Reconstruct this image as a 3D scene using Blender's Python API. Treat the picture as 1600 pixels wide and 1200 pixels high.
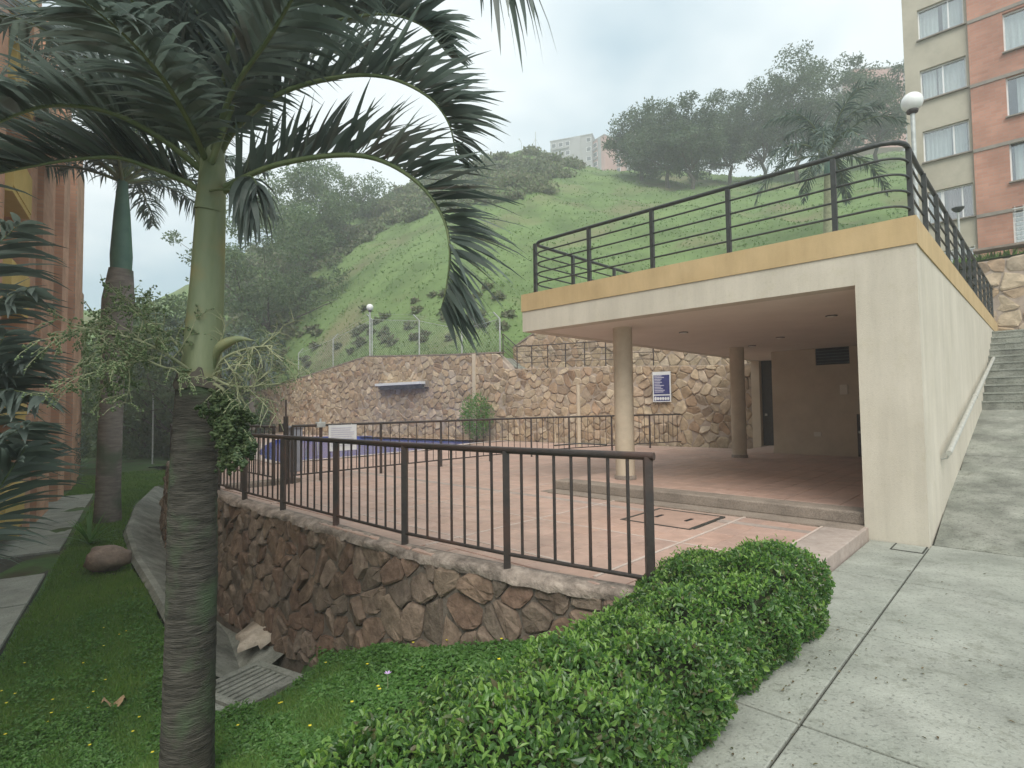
import bpy, math, random
import numpy as np
from math import sin, cos, pi, atan, radians, sqrt
from mathutils import Vector, Matrix
from mathutils.geometry import tessellate_polygon

for o in list(bpy.data.objects): bpy.data.objects.remove(o)
S = bpy.context.scene
COL = S.collection
rng = np.random.default_rng(7)
R = random.Random(11)

# ------------------------------------------------------------------ camera
CZ = 1.41; FP = 862.0; PT = atan(.0428); RO = .013
f_ = Vector((0, cos(PT), sin(PT))); r0 = Vector((1, 0, 0)); u0 = Vector((0, -sin(PT), cos(PT)))
r_ = cos(RO)*r0 - sin(RO)*u0; up_ = cos(RO)*u0 + sin(RO)*r0
cd = bpy.data.cameras.new('camera'); cam = bpy.data.objects.new('camera', cd); COL.objects.link(cam)
cd.sensor_width = 36; cd.lens = 36*FP/1600; cd.clip_start = .05; cd.clip_end = 1500
m = Matrix((r_, up_, -f_)).transposed().to_4x4(); m.translation = (0, 0, CZ); cam.matrix_world = m
S.camera = cam
S.view_settings.view_transform = 'Standard'; S.view_settings.look = 'None'
S.view_settings.gamma = 1; S.view_settings.use_curve_mapping = False
S.view_settings.exposure = 0.42
S.cycles.volume_bounces = 2
SUN_EL, SUN_AZ = 50, 178      # azimuth measured from +Y towards +X

# ------------------------------------------------------------------ world
W = bpy.data.worlds.new('World'); S.world = W; W.use_nodes = True
nt = W.node_tree; nt.nodes.clear()
def N(t, **k):
    n = nt.nodes.new(t)
    for a, b in k.items(): setattr(n, a, b)
    return n
out = N('ShaderNodeOutputWorld'); bg = N('ShaderNodeBackground'); bg.inputs[1].default_value = .10
sky = N('ShaderNodeTexSky', sky_type='NISHITA', sun_disc=False, sun_elevation=radians(SUN_EL), sun_rotation=radians(SUN_AZ))
sky.dust_density = 2.5; sky.air_density = 1.0
tc = N('ShaderNodeTexCoord'); sep = N('ShaderNodeSeparateXYZ'); nt.links.new(tc.outputs['Generated'], sep.inputs[0])
# project direction on a cloud layer
mx = N('ShaderNodeMath', operation='MAXIMUM'); mx.inputs[1].default_value = .0; nt.links.new(sep.outputs[2], mx.inputs[0])
ad = N('ShaderNodeMath', operation='ADD'); ad.inputs[1].default_value = .25; nt.links.new(mx.outputs[0], ad.inputs[0])
dx = N('ShaderNodeMath', operation='DIVIDE'); dy = N('ShaderNodeMath', operation='DIVIDE')
nt.links.new(sep.outputs[0], dx.inputs[0]); nt.links.new(ad.outputs[0], dx.inputs[1])
nt.links.new(sep.outputs[1], dy.inputs[0]); nt.links.new(ad.outputs[0], dy.inputs[1])
cb = N('ShaderNodeCombineXYZ'); nt.links.new(dx.outputs[0], cb.inputs[0]); nt.links.new(dy.outputs[0], cb.inputs[1])
cb.inputs[2].default_value = 3.7
nz = N('ShaderNodeTexNoise'); nz.inputs['Scale'].default_value = .95; nz.inputs['Detail'].default_value = 5; nz.inputs['Roughness'].default_value = .5
nt.links.new(cb.outputs[0], nz.inputs['Vector'])
rp = N('ShaderNodeValToRGB'); rp.color_ramp.elements[0].position = .40; rp.color_ramp.elements[1].position = .58
rp.color_ramp.elements[0].color = (3.4, 5.0, 6.0, 1); rp.color_ramp.elements[1].color = (9.0, 9.6, 9.7, 1)
nt.links.new(nz.outputs[0], rp.inputs[0])
# cloud layer mixed over the clear sky
mixs = N('ShaderNodeMixRGB'); mixs.inputs[0].default_value = .86
nt.links.new(sky.outputs[0], mixs.inputs[1]); nt.links.new(rp.outputs[0], mixs.inputs[2])
nt.links.new(mixs.outputs[0], bg.inputs[0]); nt.links.new(bg.outputs[0], out.inputs[0])

# ------------------------------------------------------------------ sun
sd = bpy.data.lights.new('sun', 'SUN'); sd.energy = 2.6; sd.angle = radians(38); sd.color = (1, .96, .9)
sun = bpy.data.objects.new('sun', sd); COL.objects.link(sun)
sv = Vector((sin(radians(SUN_AZ))*cos(radians(SUN_EL)), cos(radians(SUN_AZ))*cos(radians(SUN_EL)), sin(radians(SUN_EL))))
sun.rotation_euler = sv.to_track_quat('Z', 'Y').to_euler(); sun.location = (0, 0, 60)

# ------------------------------------------------------------------ site grid: u runs along the pool deck's front wall, v away from the walkway
Ux, Uy = -.725, .689; Vx, Vy = .689, .725; OX, OY = 1.04, 4.14
def P(u, v, z=0.): return Vector((OX+u*Ux+v*Vx, OY+u*Uy+v*Vy, z))
def UV(X, Y): a = X-OX; b = Y-OY; return a*Ux+b*Uy, a*Vx+b*Vy
def ray(x, y): return f_ + r_*((x-800)/FP) + up_*((600-y)/FP)
def D(x, y, dist):            # measured point at a given distance
    d = ray(x, y); t = dist/d.y; return Vector((0, 0, CZ)) + d*t
def G(x, y, z):               # measured point at a given height
    d = ray(x, y); t = (z-CZ)/d.z; return Vector((0, 0, CZ)) + d*t

# ------------------------------------------------------------------ materials
def mat(name, c1, c2=None, scale=4., rough=.8, bump=0., bscale=None, island=0., objr=0., trans=0., metal=0., ramp=None,
        stain=0., stain_scale=1.2, sst=None, spec=.3, stretch=None, detail=6, alt=None, altscale=.5, coat=0., grit=0.):
    m = bpy.data.materials.new(name); m.use_nodes = True; t = m.node_tree; t.nodes.clear()
    n = lambda ty, **k: (lambda q: ([setattr(q, a, b) for a, b in k.items()], q)[1])(t.nodes.new(ty))
    L = t.links.new
    o = n('ShaderNodeOutputMaterial'); b = n('ShaderNodeBsdfPrincipled')
    b.inputs['Roughness'].default_value = rough; b.inputs['Metallic'].default_value = metal
    b.inputs['Specular IOR Level'].default_value = spec
    if coat: b.inputs['Coat Weight'].default_value = coat
    g = n('ShaderNodeNewGeometry'); pos = g.outputs['Position']
    if stretch:
        mp = n('ShaderNodeMapping'); mp.inputs['Scale'].default_value = stretch; L(pos, mp.inputs[0]); pos = mp.outputs[0]
    c = (*c1, 1); c2 = (*(c2 or c1), 1)
    nz = n('ShaderNodeTexNoise'); nz.inputs['Scale'].default_value = scale; nz.inputs['Detail'].default_value = detail
    nz.inputs['Roughness'].default_value = .62
    L(pos, nz.inputs['Vector'])
    cr = n('ShaderNodeValToRGB'); cr.color_ramp.elements[0].position = .33; cr.color_ramp.elements[1].position = .67
    cr.color_ramp.elements[0].color = c; cr.color_ramp.elements[1].color = c2
    L(nz.outputs[0], cr.inputs[0]); col = cr.outputs[0]
    if ramp:                  # several base colours picked per stone / tile / leaf
        rr = n('ShaderNodeValToRGB'); rr.color_ramp.interpolation = 'LINEAR'
        while len(rr.color_ramp.elements) < len(ramp): rr.color_ramp.elements.new(.5)
        for i, q in enumerate(ramp):
            rr.color_ramp.elements[i].position = i/(len(ramp)-1); rr.color_ramp.elements[i].color = (*q, 1)
        if objr: oi = n('ShaderNodeObjectInfo'); src = oi.outputs['Random']
        else: src = g.outputs['Random Per Island']
        L(src, rr.inputs[0])
        mr = n('ShaderNodeMixRGB', blend_type='MULTIPLY'); mr.inputs[0].default_value = 1
        L(rr.outputs[0], mr.inputs[1]); L(col, mr.inputs[2]); col = mr.outputs[0]
    elif island or objr:
        hs = n('ShaderNodeHueSaturation'); mr = n('ShaderNodeMapRange')
        if objr: oi = n('ShaderNodeObjectInfo'); src = oi.outputs['Random']; a = objr
        else: src = g.outputs['Random Per Island']; a = island
        mr.inputs['To Min'].default_value = 1-a; mr.inputs['To Max'].default_value = 1+a
        L(src, mr.inputs[0]); L(mr.outputs[0], hs.inputs['Value']); L(col, hs.inputs['Color']); col = hs.outputs[0]
        mh = n('ShaderNodeMapRange'); mh.inputs['To Min'].default_value = .5+a*.05; mh.inputs['To Max'].default_value = .5-a*.05
        L(src, mh.inputs[0]); L(mh.outputs[0], hs.inputs['Hue'])
    if alt:
        na = n('ShaderNodeTexNoise'); na.inputs['Scale'].default_value = altscale; na.inputs['Detail'].default_value = 5; L(g.outputs['Position'], na.inputs['Vector'])
        ra = n('ShaderNodeValToRGB'); ra.color_ramp.elements[0].position = .5; ra.color_ramp.elements[1].position = .66; L(na.outputs[0], ra.inputs[0])
        ma = n('ShaderNodeMixRGB'); L(ra.outputs[0], ma.inputs[0]); L(col, ma.inputs[1]); ma.inputs[2].default_value = (*alt, 1); col = ma.outputs[0]
    if stain:
        ns = n('ShaderNodeTexNoise'); ns.inputs['Scale'].default_value = stain_scale; ns.inputs['Detail'].default_value = 8; ns.inputs['Roughness'].default_value = .7
        mp2 = n('ShaderNodeMapping'); mp2.inputs['Location'].default_value = (3.1, 7.7, 1.3); mp2.inputs['Scale'].default_value = sst or (1, 1, 1); L(g.outputs['Position'], mp2.inputs[0]); L(mp2.outputs[0], ns.inputs['Vector'])
        rs = n('ShaderNodeValToRGB'); rs.color_ramp.elements[0].position = .36; rs.color_ramp.elements[1].position = .6
        v = 1-stain; rs.color_ramp.elements[0].color = (v, v, v, 1); rs.color_ramp.elements[1].color = (1, 1, 1, 1); L(ns.outputs[0], rs.inputs[0])
        ms = n('ShaderNodeMixRGB', blend_type='MULTIPLY'); ms.inputs[0].default_value = 1; L(col, ms.inputs[1]); L(rs.outputs[0], ms.inputs[2]); col = ms.outputs[0]
    if grit:
        vg = n('ShaderNodeTexNoise'); vg.inputs['Scale'].default_value = 45; vg.inputs['Detail'].default_value = 3; L(g.outputs['Position'], vg.inputs['Vector'])
        rg = n('ShaderNodeValToRGB'); rg.color_ramp.elements[0].position = .30; rg.color_ramp.elements[1].position = .44; k_ = 1-grit
        rg.color_ramp.elements[0].color = (k_, k_, k_, 1); rg.color_ramp.elements[1].color = (1, 1, 1, 1); L(vg.outputs[0], rg.inputs[0])
        v2 = n('ShaderNodeTexNoise'); v2.inputs['Scale'].default_value = 5.5; v2.inputs['Detail'].default_value = 9; v2.inputs['Roughness'].default_value = .75; L(g.outputs['Position'], v2.inputs['Vector'])
        r2 = n('ShaderNodeValToRGB'); r2.color_ramp.elements[0].position = .34; r2.color_ramp.elements[1].position = .46; k2 = 1-grit*.7
        r2.color_ramp.elements[0].color = (k2, k2*1.0, k2*.96, 1); r2.color_ramp.elements[1].color = (1, 1, 1, 1); L(v2.outputs[0], r2.inputs[0])
        for q_ in (rg, r2):
            mg = n('ShaderNodeMixRGB', blend_type='MULTIPLY'); mg.inputs[0].default_value = 1; L(col, mg.inputs[1]); L(q_.outputs[0], mg.inputs[2]); col = mg.outputs[0]
    L(col, b.inputs['Base Color'])
    if bump:
        nb = n('ShaderNodeTexNoise'); nb.inputs['Scale'].default_value = bscale or scale*3; nb.inputs['Detail'].default_value = 6; L(pos, nb.inputs['Vector'])
        bm = n('ShaderNodeBump'); bm.inputs['Strength'].default_value = bump; bm.inputs['Distance'].default_value = .02
        L(nb.outputs[0], bm.inputs['Height']); L(bm.outputs[0], b.inputs['Normal'])
    sh = b.outputs[0]
    if trans:
        tr = n('ShaderNodeBsdfTranslucent'); hs2 = n('ShaderNodeHueSaturation'); hs2.inputs['Saturation'].default_value = 1.15; hs2.inputs['Value'].default_value = 1.5
        L(col, hs2.inputs['Color']); L(hs2.outputs[0], tr.inputs[0]); mi = n('ShaderNodeMixShader'); mi.inputs[0].default_value = trans
        L(sh, mi.inputs[1]); L(tr.outputs[0], mi.inputs[2]); sh = mi.outputs[0]
    L(sh, o.inputs[0])
    return m
STONE = [(.36, .265, .20), (.28, .19, .145), (.40, .32, .25), (.32, .215, .165), (.24, .20, .165), (.38, .295, .235), (.30, .25, .205), (.34, .235, .17)]
FSTONE = [(.50, .39, .26), (.42, .29, .19), (.60, .50, .36), (.46, .34, .22), (.56, .46, .32), (.36, .27, .19), (.60, .51, .39), (.52, .37, .25)]
K = dict(
 stone=mat('rubble_stone', (.40, .37, .34), (.78, .75, .7), 9, .9, .7, 30, objr=1, ramp=STONE, stain=.35, stain_scale=2),
 fstone=mat('pale_rubble_stone', (.7, .68, .66), (1.05, 1.02, 1), 5, .9, .5, 20, objr=1, ramp=FSTONE, stain=.3, stain_scale=1.5),
 fstone_i=mat('pale_rubble_stone_mass', (.7, .68, .66), (1.05, 1.02, 1), 5, .9, .5, 20, ramp=FSTONE, stain=.3, stain_scale=1.5),
 mortar=mat('dark_mortar', (.09, .075, .06), (.18, .15, .12), 8, .95, .6, 30),
 fmortar=mat('wall_mortar', (.30, .24, .19), (.44, .36, .29), 4, .95, .4),
 coping=mat('pale_mortar_coping', (.24, .195, .16), (.46, .385, .32), 7, .95, .9, 35, stain=.55, stain_scale=5),
 tile=mat('terracotta_tile', (.85, .85, .85), (1.05, 1.05, 1.05), 6, .42, .12, 40, ramp=[(.50, .335, .265), (.545, .37, .30), (.48, .33, .27), (.53, .345, .27)], objr=1, stain=.2, stain_scale=1.1, spec=.4),
 tile_i=mat('terracotta_tile_mass', (.85, .85, .85), (1.05, 1.05, 1.05), 6, .42, .12, 40, ramp=[(.50, .335, .265), (.545, .37, .30), (.48, .33, .27), (.53, .345, .27)], stain=.2, stain_scale=1.1, spec=.4),
 grout=mat('dusty_grout', (.38, .27, .215), (.47, .345, .28), 9, .9, .2),
 strip=mat('white_joint_strip', (.46, .37, .31), (.56, .47, .41), 5, .8, .1),
 curb=mat('washed_pebble_curb', (.24, .195, .155), (.36, .30, .245), 60, .9, .6, 90, stain=.3, stain_scale=2, detail=3),
 pale_curb=mat('smooth_edge_band', (.36, .29, .25), (.44, .37, .32), 12, .8, .2, stain=.25),
 conc=mat('broom_concrete', (.28, .295, .25), (.36, .37, .32), 1.6, .9, .35, 70, stain=.27, stain_scale=1.7, grit=.38),
 conc_old=mat('weathered_concrete', (.23, .24, .20), (.35, .355, .305), 2.2, .95, .5, 50, stain=.5, stain_scale=1.4, grit=.45),
 joint=mat('joint_dirt', (.035, .035, .03), (.07, .07, .055), 8, .95),
 cream=mat('cream_stucco', (.55, .505, .41), (.62, .57, .47), 1.1, .9, .22, 120, stain=.12, stain_scale=1.0, sst=(4, 4, .35), grit=.07),
 cream_in=mat('tan_stucco', (.54, .45, .325), (.60, .51, .38), 1.5, .9, .2, 100, stain=.12),
 tancol=mat('tan_column_paint', (.53, .44, .32), (.59, .50, .375), 2.5, .85, .18, 90, stain=.15, stain_scale=2.5),
 soffit=mat('pinkish_ceiling', (.66, .60, .52), (.72, .655, .57), 1.5, .9, .12, 80),
 ochre=mat('ochre_paint', (.50, .365, .19), (.56, .415, .225), 2, .85, .2, 100, stain=.13, stain_scale=1.2, sst=(3, 3, .6)),
 iron=mat('brown_painted_iron', (.028, .023, .021), (.048, .037, .031), 18, .5, .15, 60, alt=(.065, .037, .028), altscale=2.3, spec=.5),
 iron_d=mat('black_green_iron', (.022, .026, .024), (.045, .05, .045), 14, .45, .1, spec=.5),
 galv=mat('galvanised_pipe', (.38, .40, .38), (.55, .57, .54), 8, .5, .05, metal=.3),
 steel=mat('grey_handrail', (.42, .42, .38), (.56, .56, .50), 9, .45, .1, metal=.3, spec=.5),
 globe=mat('opal_globe', (.72, .73, .70), (.8, .81, .78), 6, .25, spec=.5),
 black=mat('dark_void', (.01, .01, .01), (.02, .02, .02), 5, .9),  # near-black colour stands in for the shade in openings
 glass=mat('window_glass', (.30, .33, .34), (.38, .41, .42), 2, .12, spec=.8),
 glassd=mat('dark_window_glass', (.03, .035, .04), (.07, .075, .08), 2, .1, spec=.8),
 curtain=mat('pale_curtain', (.70, .73, .73), (.86, .88, .87), 7, .9, .3, stretch=(9, 9, .3)),
 curtp=mat('mauve_curtain', (.16, .11, .12), (.27, .20, .21), 7, .9, .3, stretch=(9, 9, .3)),
 wframe=mat('white_window_frame', (.70, .70, .68), (.78, .78, .76), 5, .5),
 bcream=mat('tan_facade_render', (.42, .385, .30), (.47, .435, .345), .8, .9, .2, stain=.15),
 band=mat('grey_floor_band', (.22, .20, .17), (.29, .26, .22), 4, .9, .2),
 ybalc=mat('yellow_balcony_paint', (.60, .43, .14), (.66, .49, .18), 2, .85, .15, stain=.12),
 signw=mat('white_sign', (.62, .63, .62), (.70, .71, .70), 4, .5),
 signb=mat('navy_sign_print', (.035, .04, .14), (.05, .055, .17), 5, .45),
 signl=mat('pale_print', (.45, .44, .52), (.55, .54, .62), 30, .5),
 water=mat('pool_water', (.05, .09, .36), (.08, .14, .46), 1.5, .12, .25, 6, spec=.7),
 pooltile=mat('blue_pool_tile', (.03, .06, .28), (.05, .09, .34), 6, .3),
 lamp=mat('lamp_plastic', (.6, .58, .5), (.7, .66, .6), 6, .4),
 socket=mat('ivory_plastic', (.62, .56, .46), (.66, .6, .5), 6, .4),
 bark=mat('ringed_palm_bark', (.024, .023, .018), (.095, .088, .072), 5, .95, .9, 14, stretch=(1.2, 1.2, 9), alt=(.07, .10, .055), altscale=3),
 bark2=mat('grey_palm_bark', (.14, .12, .105), (.24, .215, .185), 3, .95, .5, 12, stretch=(1, 1, 5), alt=(.10, .12, .08), altscale=1.5),
 shaft=mat('green_crownshaft', (.15, .185, .095), (.22, .25, .135), 2.2, .5, .12, 18, stretch=(3, 3, .6), alt=(.24, .22, .10), altscale=3, spec=.45),
 shaft2=mat('teal_crownshaft', (.05, .13, .095), (.09, .18, .13), 2, .5, .1, spec=.45),
 frond=mat('palm_leaflet', (.095, .125, .108), (.125, .155, .135), 3, .38, .0, island=.3, trans=.36, spec=.6),
 frond2=mat('far_palm_leaflet', (.075, .115, .095), (.11, .15, .12), 3, .5, .0, island=.35, trans=.25, spec=.4),
 rachis=mat('frond_rib', (.10, .14, .06), (.16, .19, .09), 6, .5, .05),
 twig=mat('pale_flower_stalk', (.20, .22, .12), (.32, .33, .20), 9, .7, .1),
 fruit=mat('green_palm_fruit', (.09, .14, .06), (.16, .21, .10), 9, .45, island=.4, spec=.5),
 fruitd=mat('dark_palm_fruit', (.03, .055, .02), (.06, .085, .035), 9, .4, island=.4, spec=.5),
 hedge=mat('hedge_leaf', (.85, .85, .85), (1.15, 1.15, 1.15), 2.2, .36, ramp=[(.055, .12, .038), (.085, .18, .042), (.065, .14, .045), (.13, .26, .055), (.06, .125, .045), (.08, .16, .05), (.24, .38, .09), (.09, .18, .05), (.14, .12, .06)], trans=.42, spec=.6),
 newleaf=mat('new_hedge_leaf', (.9, .9, .9), (1.1, 1.1, 1.1), 2, .4, ramp=[(.14, .26, .06), (.20, .34, .08), (.17, .30, .06), (.27, .40, .12)], trans=.4, spec=.5),
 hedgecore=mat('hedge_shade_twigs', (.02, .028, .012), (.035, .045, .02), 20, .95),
 cover=mat('ground_cover_leaf', (.85, .85, .85), (1.1, 1.1, 1.1), 1.5, .5, ramp=[(.08, .18, .045), (.12, .24, .055), (.09, .20, .055), (.15, .28, .07)], trans=.42, spec=.4),
 grass=mat('lawn_blade', (.8, .85, .8), (1.15, 1.1, 1.0), .9, .6, ramp=[(.11, .21, .055), (.15, .26, .07), (.13, .23, .06), (.19, .27, .09)], trans=.45, spec=.3),
 soil=mat('lawn_soil', (.04, .085, .025), (.075, .14, .04), 1.3, .95, .6, 18, alt=(.06, .055, .03), altscale=.9),
 earth=mat('earth', (.06, .075, .035), (.10, .11, .05), .4, .95, .3),
 hill=mat('hillside_grass', (.115, .18, .06), (.155, .225, .078), .22, .95, .9, 1.6, alt=(.17, .17, .085), altscale=.16, stain=.3, stain_scale=.35),
 htuft=mat('hill_grass_tuft', (.8, .85, .8), (1.1, 1.1, 1.0), .15, .8, ramp=[(.11, .175, .06), (.145, .22, .075), (.125, .19, .065), (.16, .22, .085)], trans=.5),
 brush=mat('hill_brush_leaf', (.8, .85, .85), (1.1, 1.1, 1.05), .12, .8, ramp=[(.12, .15, .075), (.17, .175, .105), (.13, .18, .08), (.18, .165, .115)], trans=.2),
 tree=mat('tree_leaf', (.8, .85, .85), (1.1, 1.1, 1.05), .3, .6, ramp=[(.06, .095, .055), (.095, .135, .07), (.075, .11, .065), (.12, .15, .08)], trans=.25),
 treebg=mat('backdrop_tree_leaf', (.8, .85, .85), (1.1, 1.1, 1.05), .3, .6, ramp=[(.085, .13, .065), (.13, .18, .08), (.10, .15, .08), (.16, .20, .10)], trans=.28),
 wood=mat('tree_bark', (.06, .052, .042), (.12, .105, .085), 6, .95, .5),
 spill=mat('spilled_mortar', (.44, .37, .29), (.60, .52, .42), 7, .95, .9, 25, stain=.3, stain_scale=4),
 drainc=mat('brown_stained_concrete', (.085, .072, .052), (.17, .145, .105), 2.2, .95, .5, 30, stain=.5, stain_scale=1.8),
 rock=mat('garden_rock', (.20, .15, .115), (.32, .25, .20), 3, .9, .8, 14, stain=.35, stain_scale=6),
 petal_y=mat('yellow_petal', (.65, .55, .03), (.7, .6, .05), 5, .6),
 petal_p=mat('lilac_petal', (.5, .35, .6), (.6, .45, .65), 5, .6),
 litter=mat('litter_leaf', (.8, .8, .8), (1.1, 1.1, 1.1), 5, .8, ramp=[(.10, .07, .04), (.16, .12, .06), (.07, .08, .03), (.20, .15, .09)]),
 dry=mat('dry_leaf', (.30, .20, .11), (.42, .29, .17), 12, .8, .4),
 farwall=mat('far_building_wall', (.24, .235, .225), (.30, .295, .28), .3, .9),
 farbrick=mat('far_building_brick', (.36, .20, .17), (.42, .25, .21), .3, .9),
 rail_end=mat('reel_pillar_grey', (.20, .21, .24), (.27, .28, .31), 4, .7),
)
K['clear'] = mat('clear_window_glass', (.8, .85, .85)); _t = K['clear'].node_tree; _t.nodes.clear()
_o = _t.nodes.new('ShaderNodeOutputMaterial'); _m = _t.nodes.new('ShaderNodeMixShader'); _a = _t.nodes.new('ShaderNodeBsdfTransparent'); _g = _t.nodes.new('ShaderNodeBsdfGlossy'); _g.inputs['Roughness'].default_value = .04
_a.inputs[0].default_value = (.86, .89, .88, 1); _m.inputs[0].default_value = .22; _t.links.new(_a.outputs[0], _m.inputs[1]); _t.links.new(_g.outputs[0], _m.inputs[2]); _t.links.new(_m.outputs[0], _o.inputs[0])
# brick with real scale courses (flat fine relief for facades 20 m away)
def brickmat(name, a, b, mort, sc=1.0):
    m = bpy.data.materials.new(name); m.use_nodes = True; t = m.node_tree; bs = t.nodes['Principled BSDF']; bs.inputs['Roughness'].default_value = .9
    g = t.nodes.new('ShaderNodeNewGeometry'); sp = t.nodes.new('ShaderNodeSeparateXYZ'); t.links.new(g.outputs['Position'], sp.inputs[0])
    d1 = t.nodes.new('ShaderNodeMath'); d1.operation = 'MULTIPLY'; d1.inputs[1].default_value = .72
    d2 = t.nodes.new('ShaderNodeMath'); d2.operation = 'MULTIPLY_ADD'; d2.inputs[1].default_value = -.69
    t.links.new(sp.outputs[0], d1.inputs[0]); t.links.new(sp.outputs[1], d2.inputs[0]); t.links.new(d1.outputs[0], d2.inputs[2])
    c = t.nodes.new('ShaderNodeCombineXYZ'); t.links.new(d2.outputs[0], c.inputs[0]); t.links.new(sp.outputs[2], c.inputs[1])
    br = t.nodes.new('ShaderNodeTexBrick'); br.inputs['Scale'].default_value = sc; br.inputs['Brick Width'].default_value = .3; br.inputs['Row Height'].default_value = .11
    br.inputs['Mortar Size'].default_value = .008; br.inputs['Color1'].default_value = (*a, 1); br.inputs['Color2'].default_value = (*b, 1); br.inputs['Mortar'].default_value = (*mort, 1)
    t.links.new(c.outputs[0], br.inputs['Vector'])
    nz = t.nodes.new('ShaderNodeTexNoise'); nz.inputs['Scale'].default_value = .9; nz.inputs['Detail'].default_value = 6; t.links.new(g.outputs['Position'], nz.inputs['Vector'])
    cr = t.nodes.new('ShaderNodeValToRGB'); cr.color_ramp.elements[0].position = .35; cr.color_ramp.elements[1].position = .65
    cr.color_ramp.elements[0].color = (.78, .75, .72, 1); cr.color_ramp.elements[1].color = (1.08, 1.05, 1.02, 1); t.links.new(nz.outputs[0], cr.inputs[0])
    mu = t.nodes.new('ShaderNodeMixRGB'); mu.blend_type = 'MULTIPLY'; mu.inputs[0].default_value = 1; t.links.new(br.outputs[0], mu.inputs[1]); t.links.new(cr.outputs[0], mu.inputs[2])
    t.links.new(mu.outputs[0], bs.inputs['Base Color'])
    bp = t.nodes.new('ShaderNodeBump'); bp.inputs['Strength'].default_value = .4; bp.inputs['Distance'].default_value = .01; bp.invert = True
    t.links.new(br.outputs['Fac'], bp.inputs['Height']); t.links.new(bp.outputs[0], bs.inputs['Normal'])
    return m
K['brick'] = brickmat('orange_brick', (.48, .26, .19), (.42, .215, .155), (.38, .27, .22))
K['brickL'] = brickmat('pink_brick', (.60, .34, .22), (.53, .28, .18), (.46, .33, .25))

# ------------------------------------------------------------------ mesh helpers
class MB:
    def __init__(s): s.v = []; s.f = []; s.sm = []
    def add(s, vs, fs, smooth=False):
        o = len(s.v); s.v += [tuple(q) for q in vs]; s.f += [tuple(i+o for i in q) for q in fs]; s.sm += [smooth]*len(fs)
    def prism(s, poly, lo, hi):
        """poly: list of (Vector) bottom points; extruded from lo to hi along z"""
        n = len(poly); vs = [(p[0], p[1], lo) for p in poly] + [(p[0], p[1], hi) for p in poly]
        fs = [tuple(range(n))[::-1], tuple(range(n, 2*n))] + [(i, (i+1) % n, n+(i+1) % n, n+i) for i in range(n)]
        s.add(vs, fs)
    def hexa(s, a):           # 8 points: bottom 4, top 4
        s.add(a, [(3, 2, 1, 0), (4, 5, 6, 7), (0, 1, 5, 4), (1, 2, 6, 5), (2, 3, 7, 6), (3, 0, 4, 7)])
    def ubox(s, ua, ub, va, vb, za, zb, zc=None, zd=None):
        """box on the site grid; zc,zd: bottom/top heights at the vb side when sloped"""
        zc = za if zc is None else zc; zd = zb if zd is None else zd
        s.hexa([P(ua, va, za), P(ub, va, za), P(ub, vb, zc), P(ua, vb, zc), P(ua, va, zb), P(ub, va, zb), P(ub, vb, zd), P(ua, vb, zd)])
    def obox(s, c, ax, ay, az):   # centre + half axes
        c = Vector(c); s.hexa([c+ax*i+ay*j+az*k for k in (-1, 1) for i, j in ((-1, -1), (1, -1), (1, 1), (-1, 1))])
    def bar(s, a, b, w, h, up=Vector((0, 0, 1))):
        a = Vector(a); b = Vector(b); t = (b-a).normalized(); x = t.cross(up)
        if x.length < 1e-4: x = Vector((Ux, Uy, 0))
        x = x.normalized(); y = x.cross(t).normalized()
        s.hexa([a-x*w-y*h, a+x*w-y*h, a+x*w+y*h, a-x*w+y*h, b-x*w-y*h, b+x*w-y*h, b+x*w+y*h, b-x*w+y*h])
    def tube(s, pts, rad, n=8, cap=True, smooth=True):
        pts = [Vector(p) for p in pts]; rad = rad if hasattr(rad, '__len__') else [rad]*len(pts)
        t0 = (pts[1]-pts[0]).normalized(); x = t0.orthogonal().normalized(); vs = []
        for i, p in enumerate(pts):
            t = (pts[min(i+1, len(pts)-1)]-pts[max(i-1, 0)]).normalized(); x = (x-t*x.dot(t)).normalized(); y = t.cross(x)
            vs += [p+(x*cos(2*pi*k/n)+y*sin(2*pi*k/n))*rad[i] for k in range(n)]
        fs = [(i*n+k, i*n+(k+1) % n, (i+1)*n+(k+1) % n, (i+1)*n+k) for i in range(len(pts)-1) for k in range(n)]
        s.add(vs, fs, smooth)
        if cap: s.add(vs[:n], [tuple(range(n))[::-1]]); s.add(vs[-n:], [tuple(range(n))])
    def lathe(s, c, prof, n=16, smooth=True):
        c = Vector(c); vs = [c+Vector((r*cos(2*pi*k/n), r*sin(2*pi*k/n), z)) for r, z in prof for k in range(n)]
        fs = [(i*n+k, i*n+(k+1) % n, (i+1)*n+(k+1) % n, (i+1)*n+k) for i in range(len(prof)-1) for k in range(n)]
        s.add(vs, fs, smooth)
    def build(s, name, material, parent=None, origin=None, bevel=0):
        me = bpy.data.meshes.new(name); o = bpy.data.objects.new(name, me); COL.objects.link(o)
        if parent is not None:
            base = Vector(parent.get('_o', (0, 0, 0)))
            o.parent = parent
        else: base = Vector((0, 0, 0))
        org = Vector(origin) if origin is not None else base
        me.from_pydata([(v[0]-org[0], v[1]-org[1], v[2]-org[2]) for v in s.v], [], s.f)
        me.polygons.foreach_set('use_smooth', s.sm); me.materials.append(K[material]); me.update()
        o.location = org-base
        o['_o'] = list(org)
        if bevel:
            md = o.modifiers.new('bevel', 'BEVEL'); md.width = bevel; md.segments = 2; md.limit_method = 'ANGLE'
        return o
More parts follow.
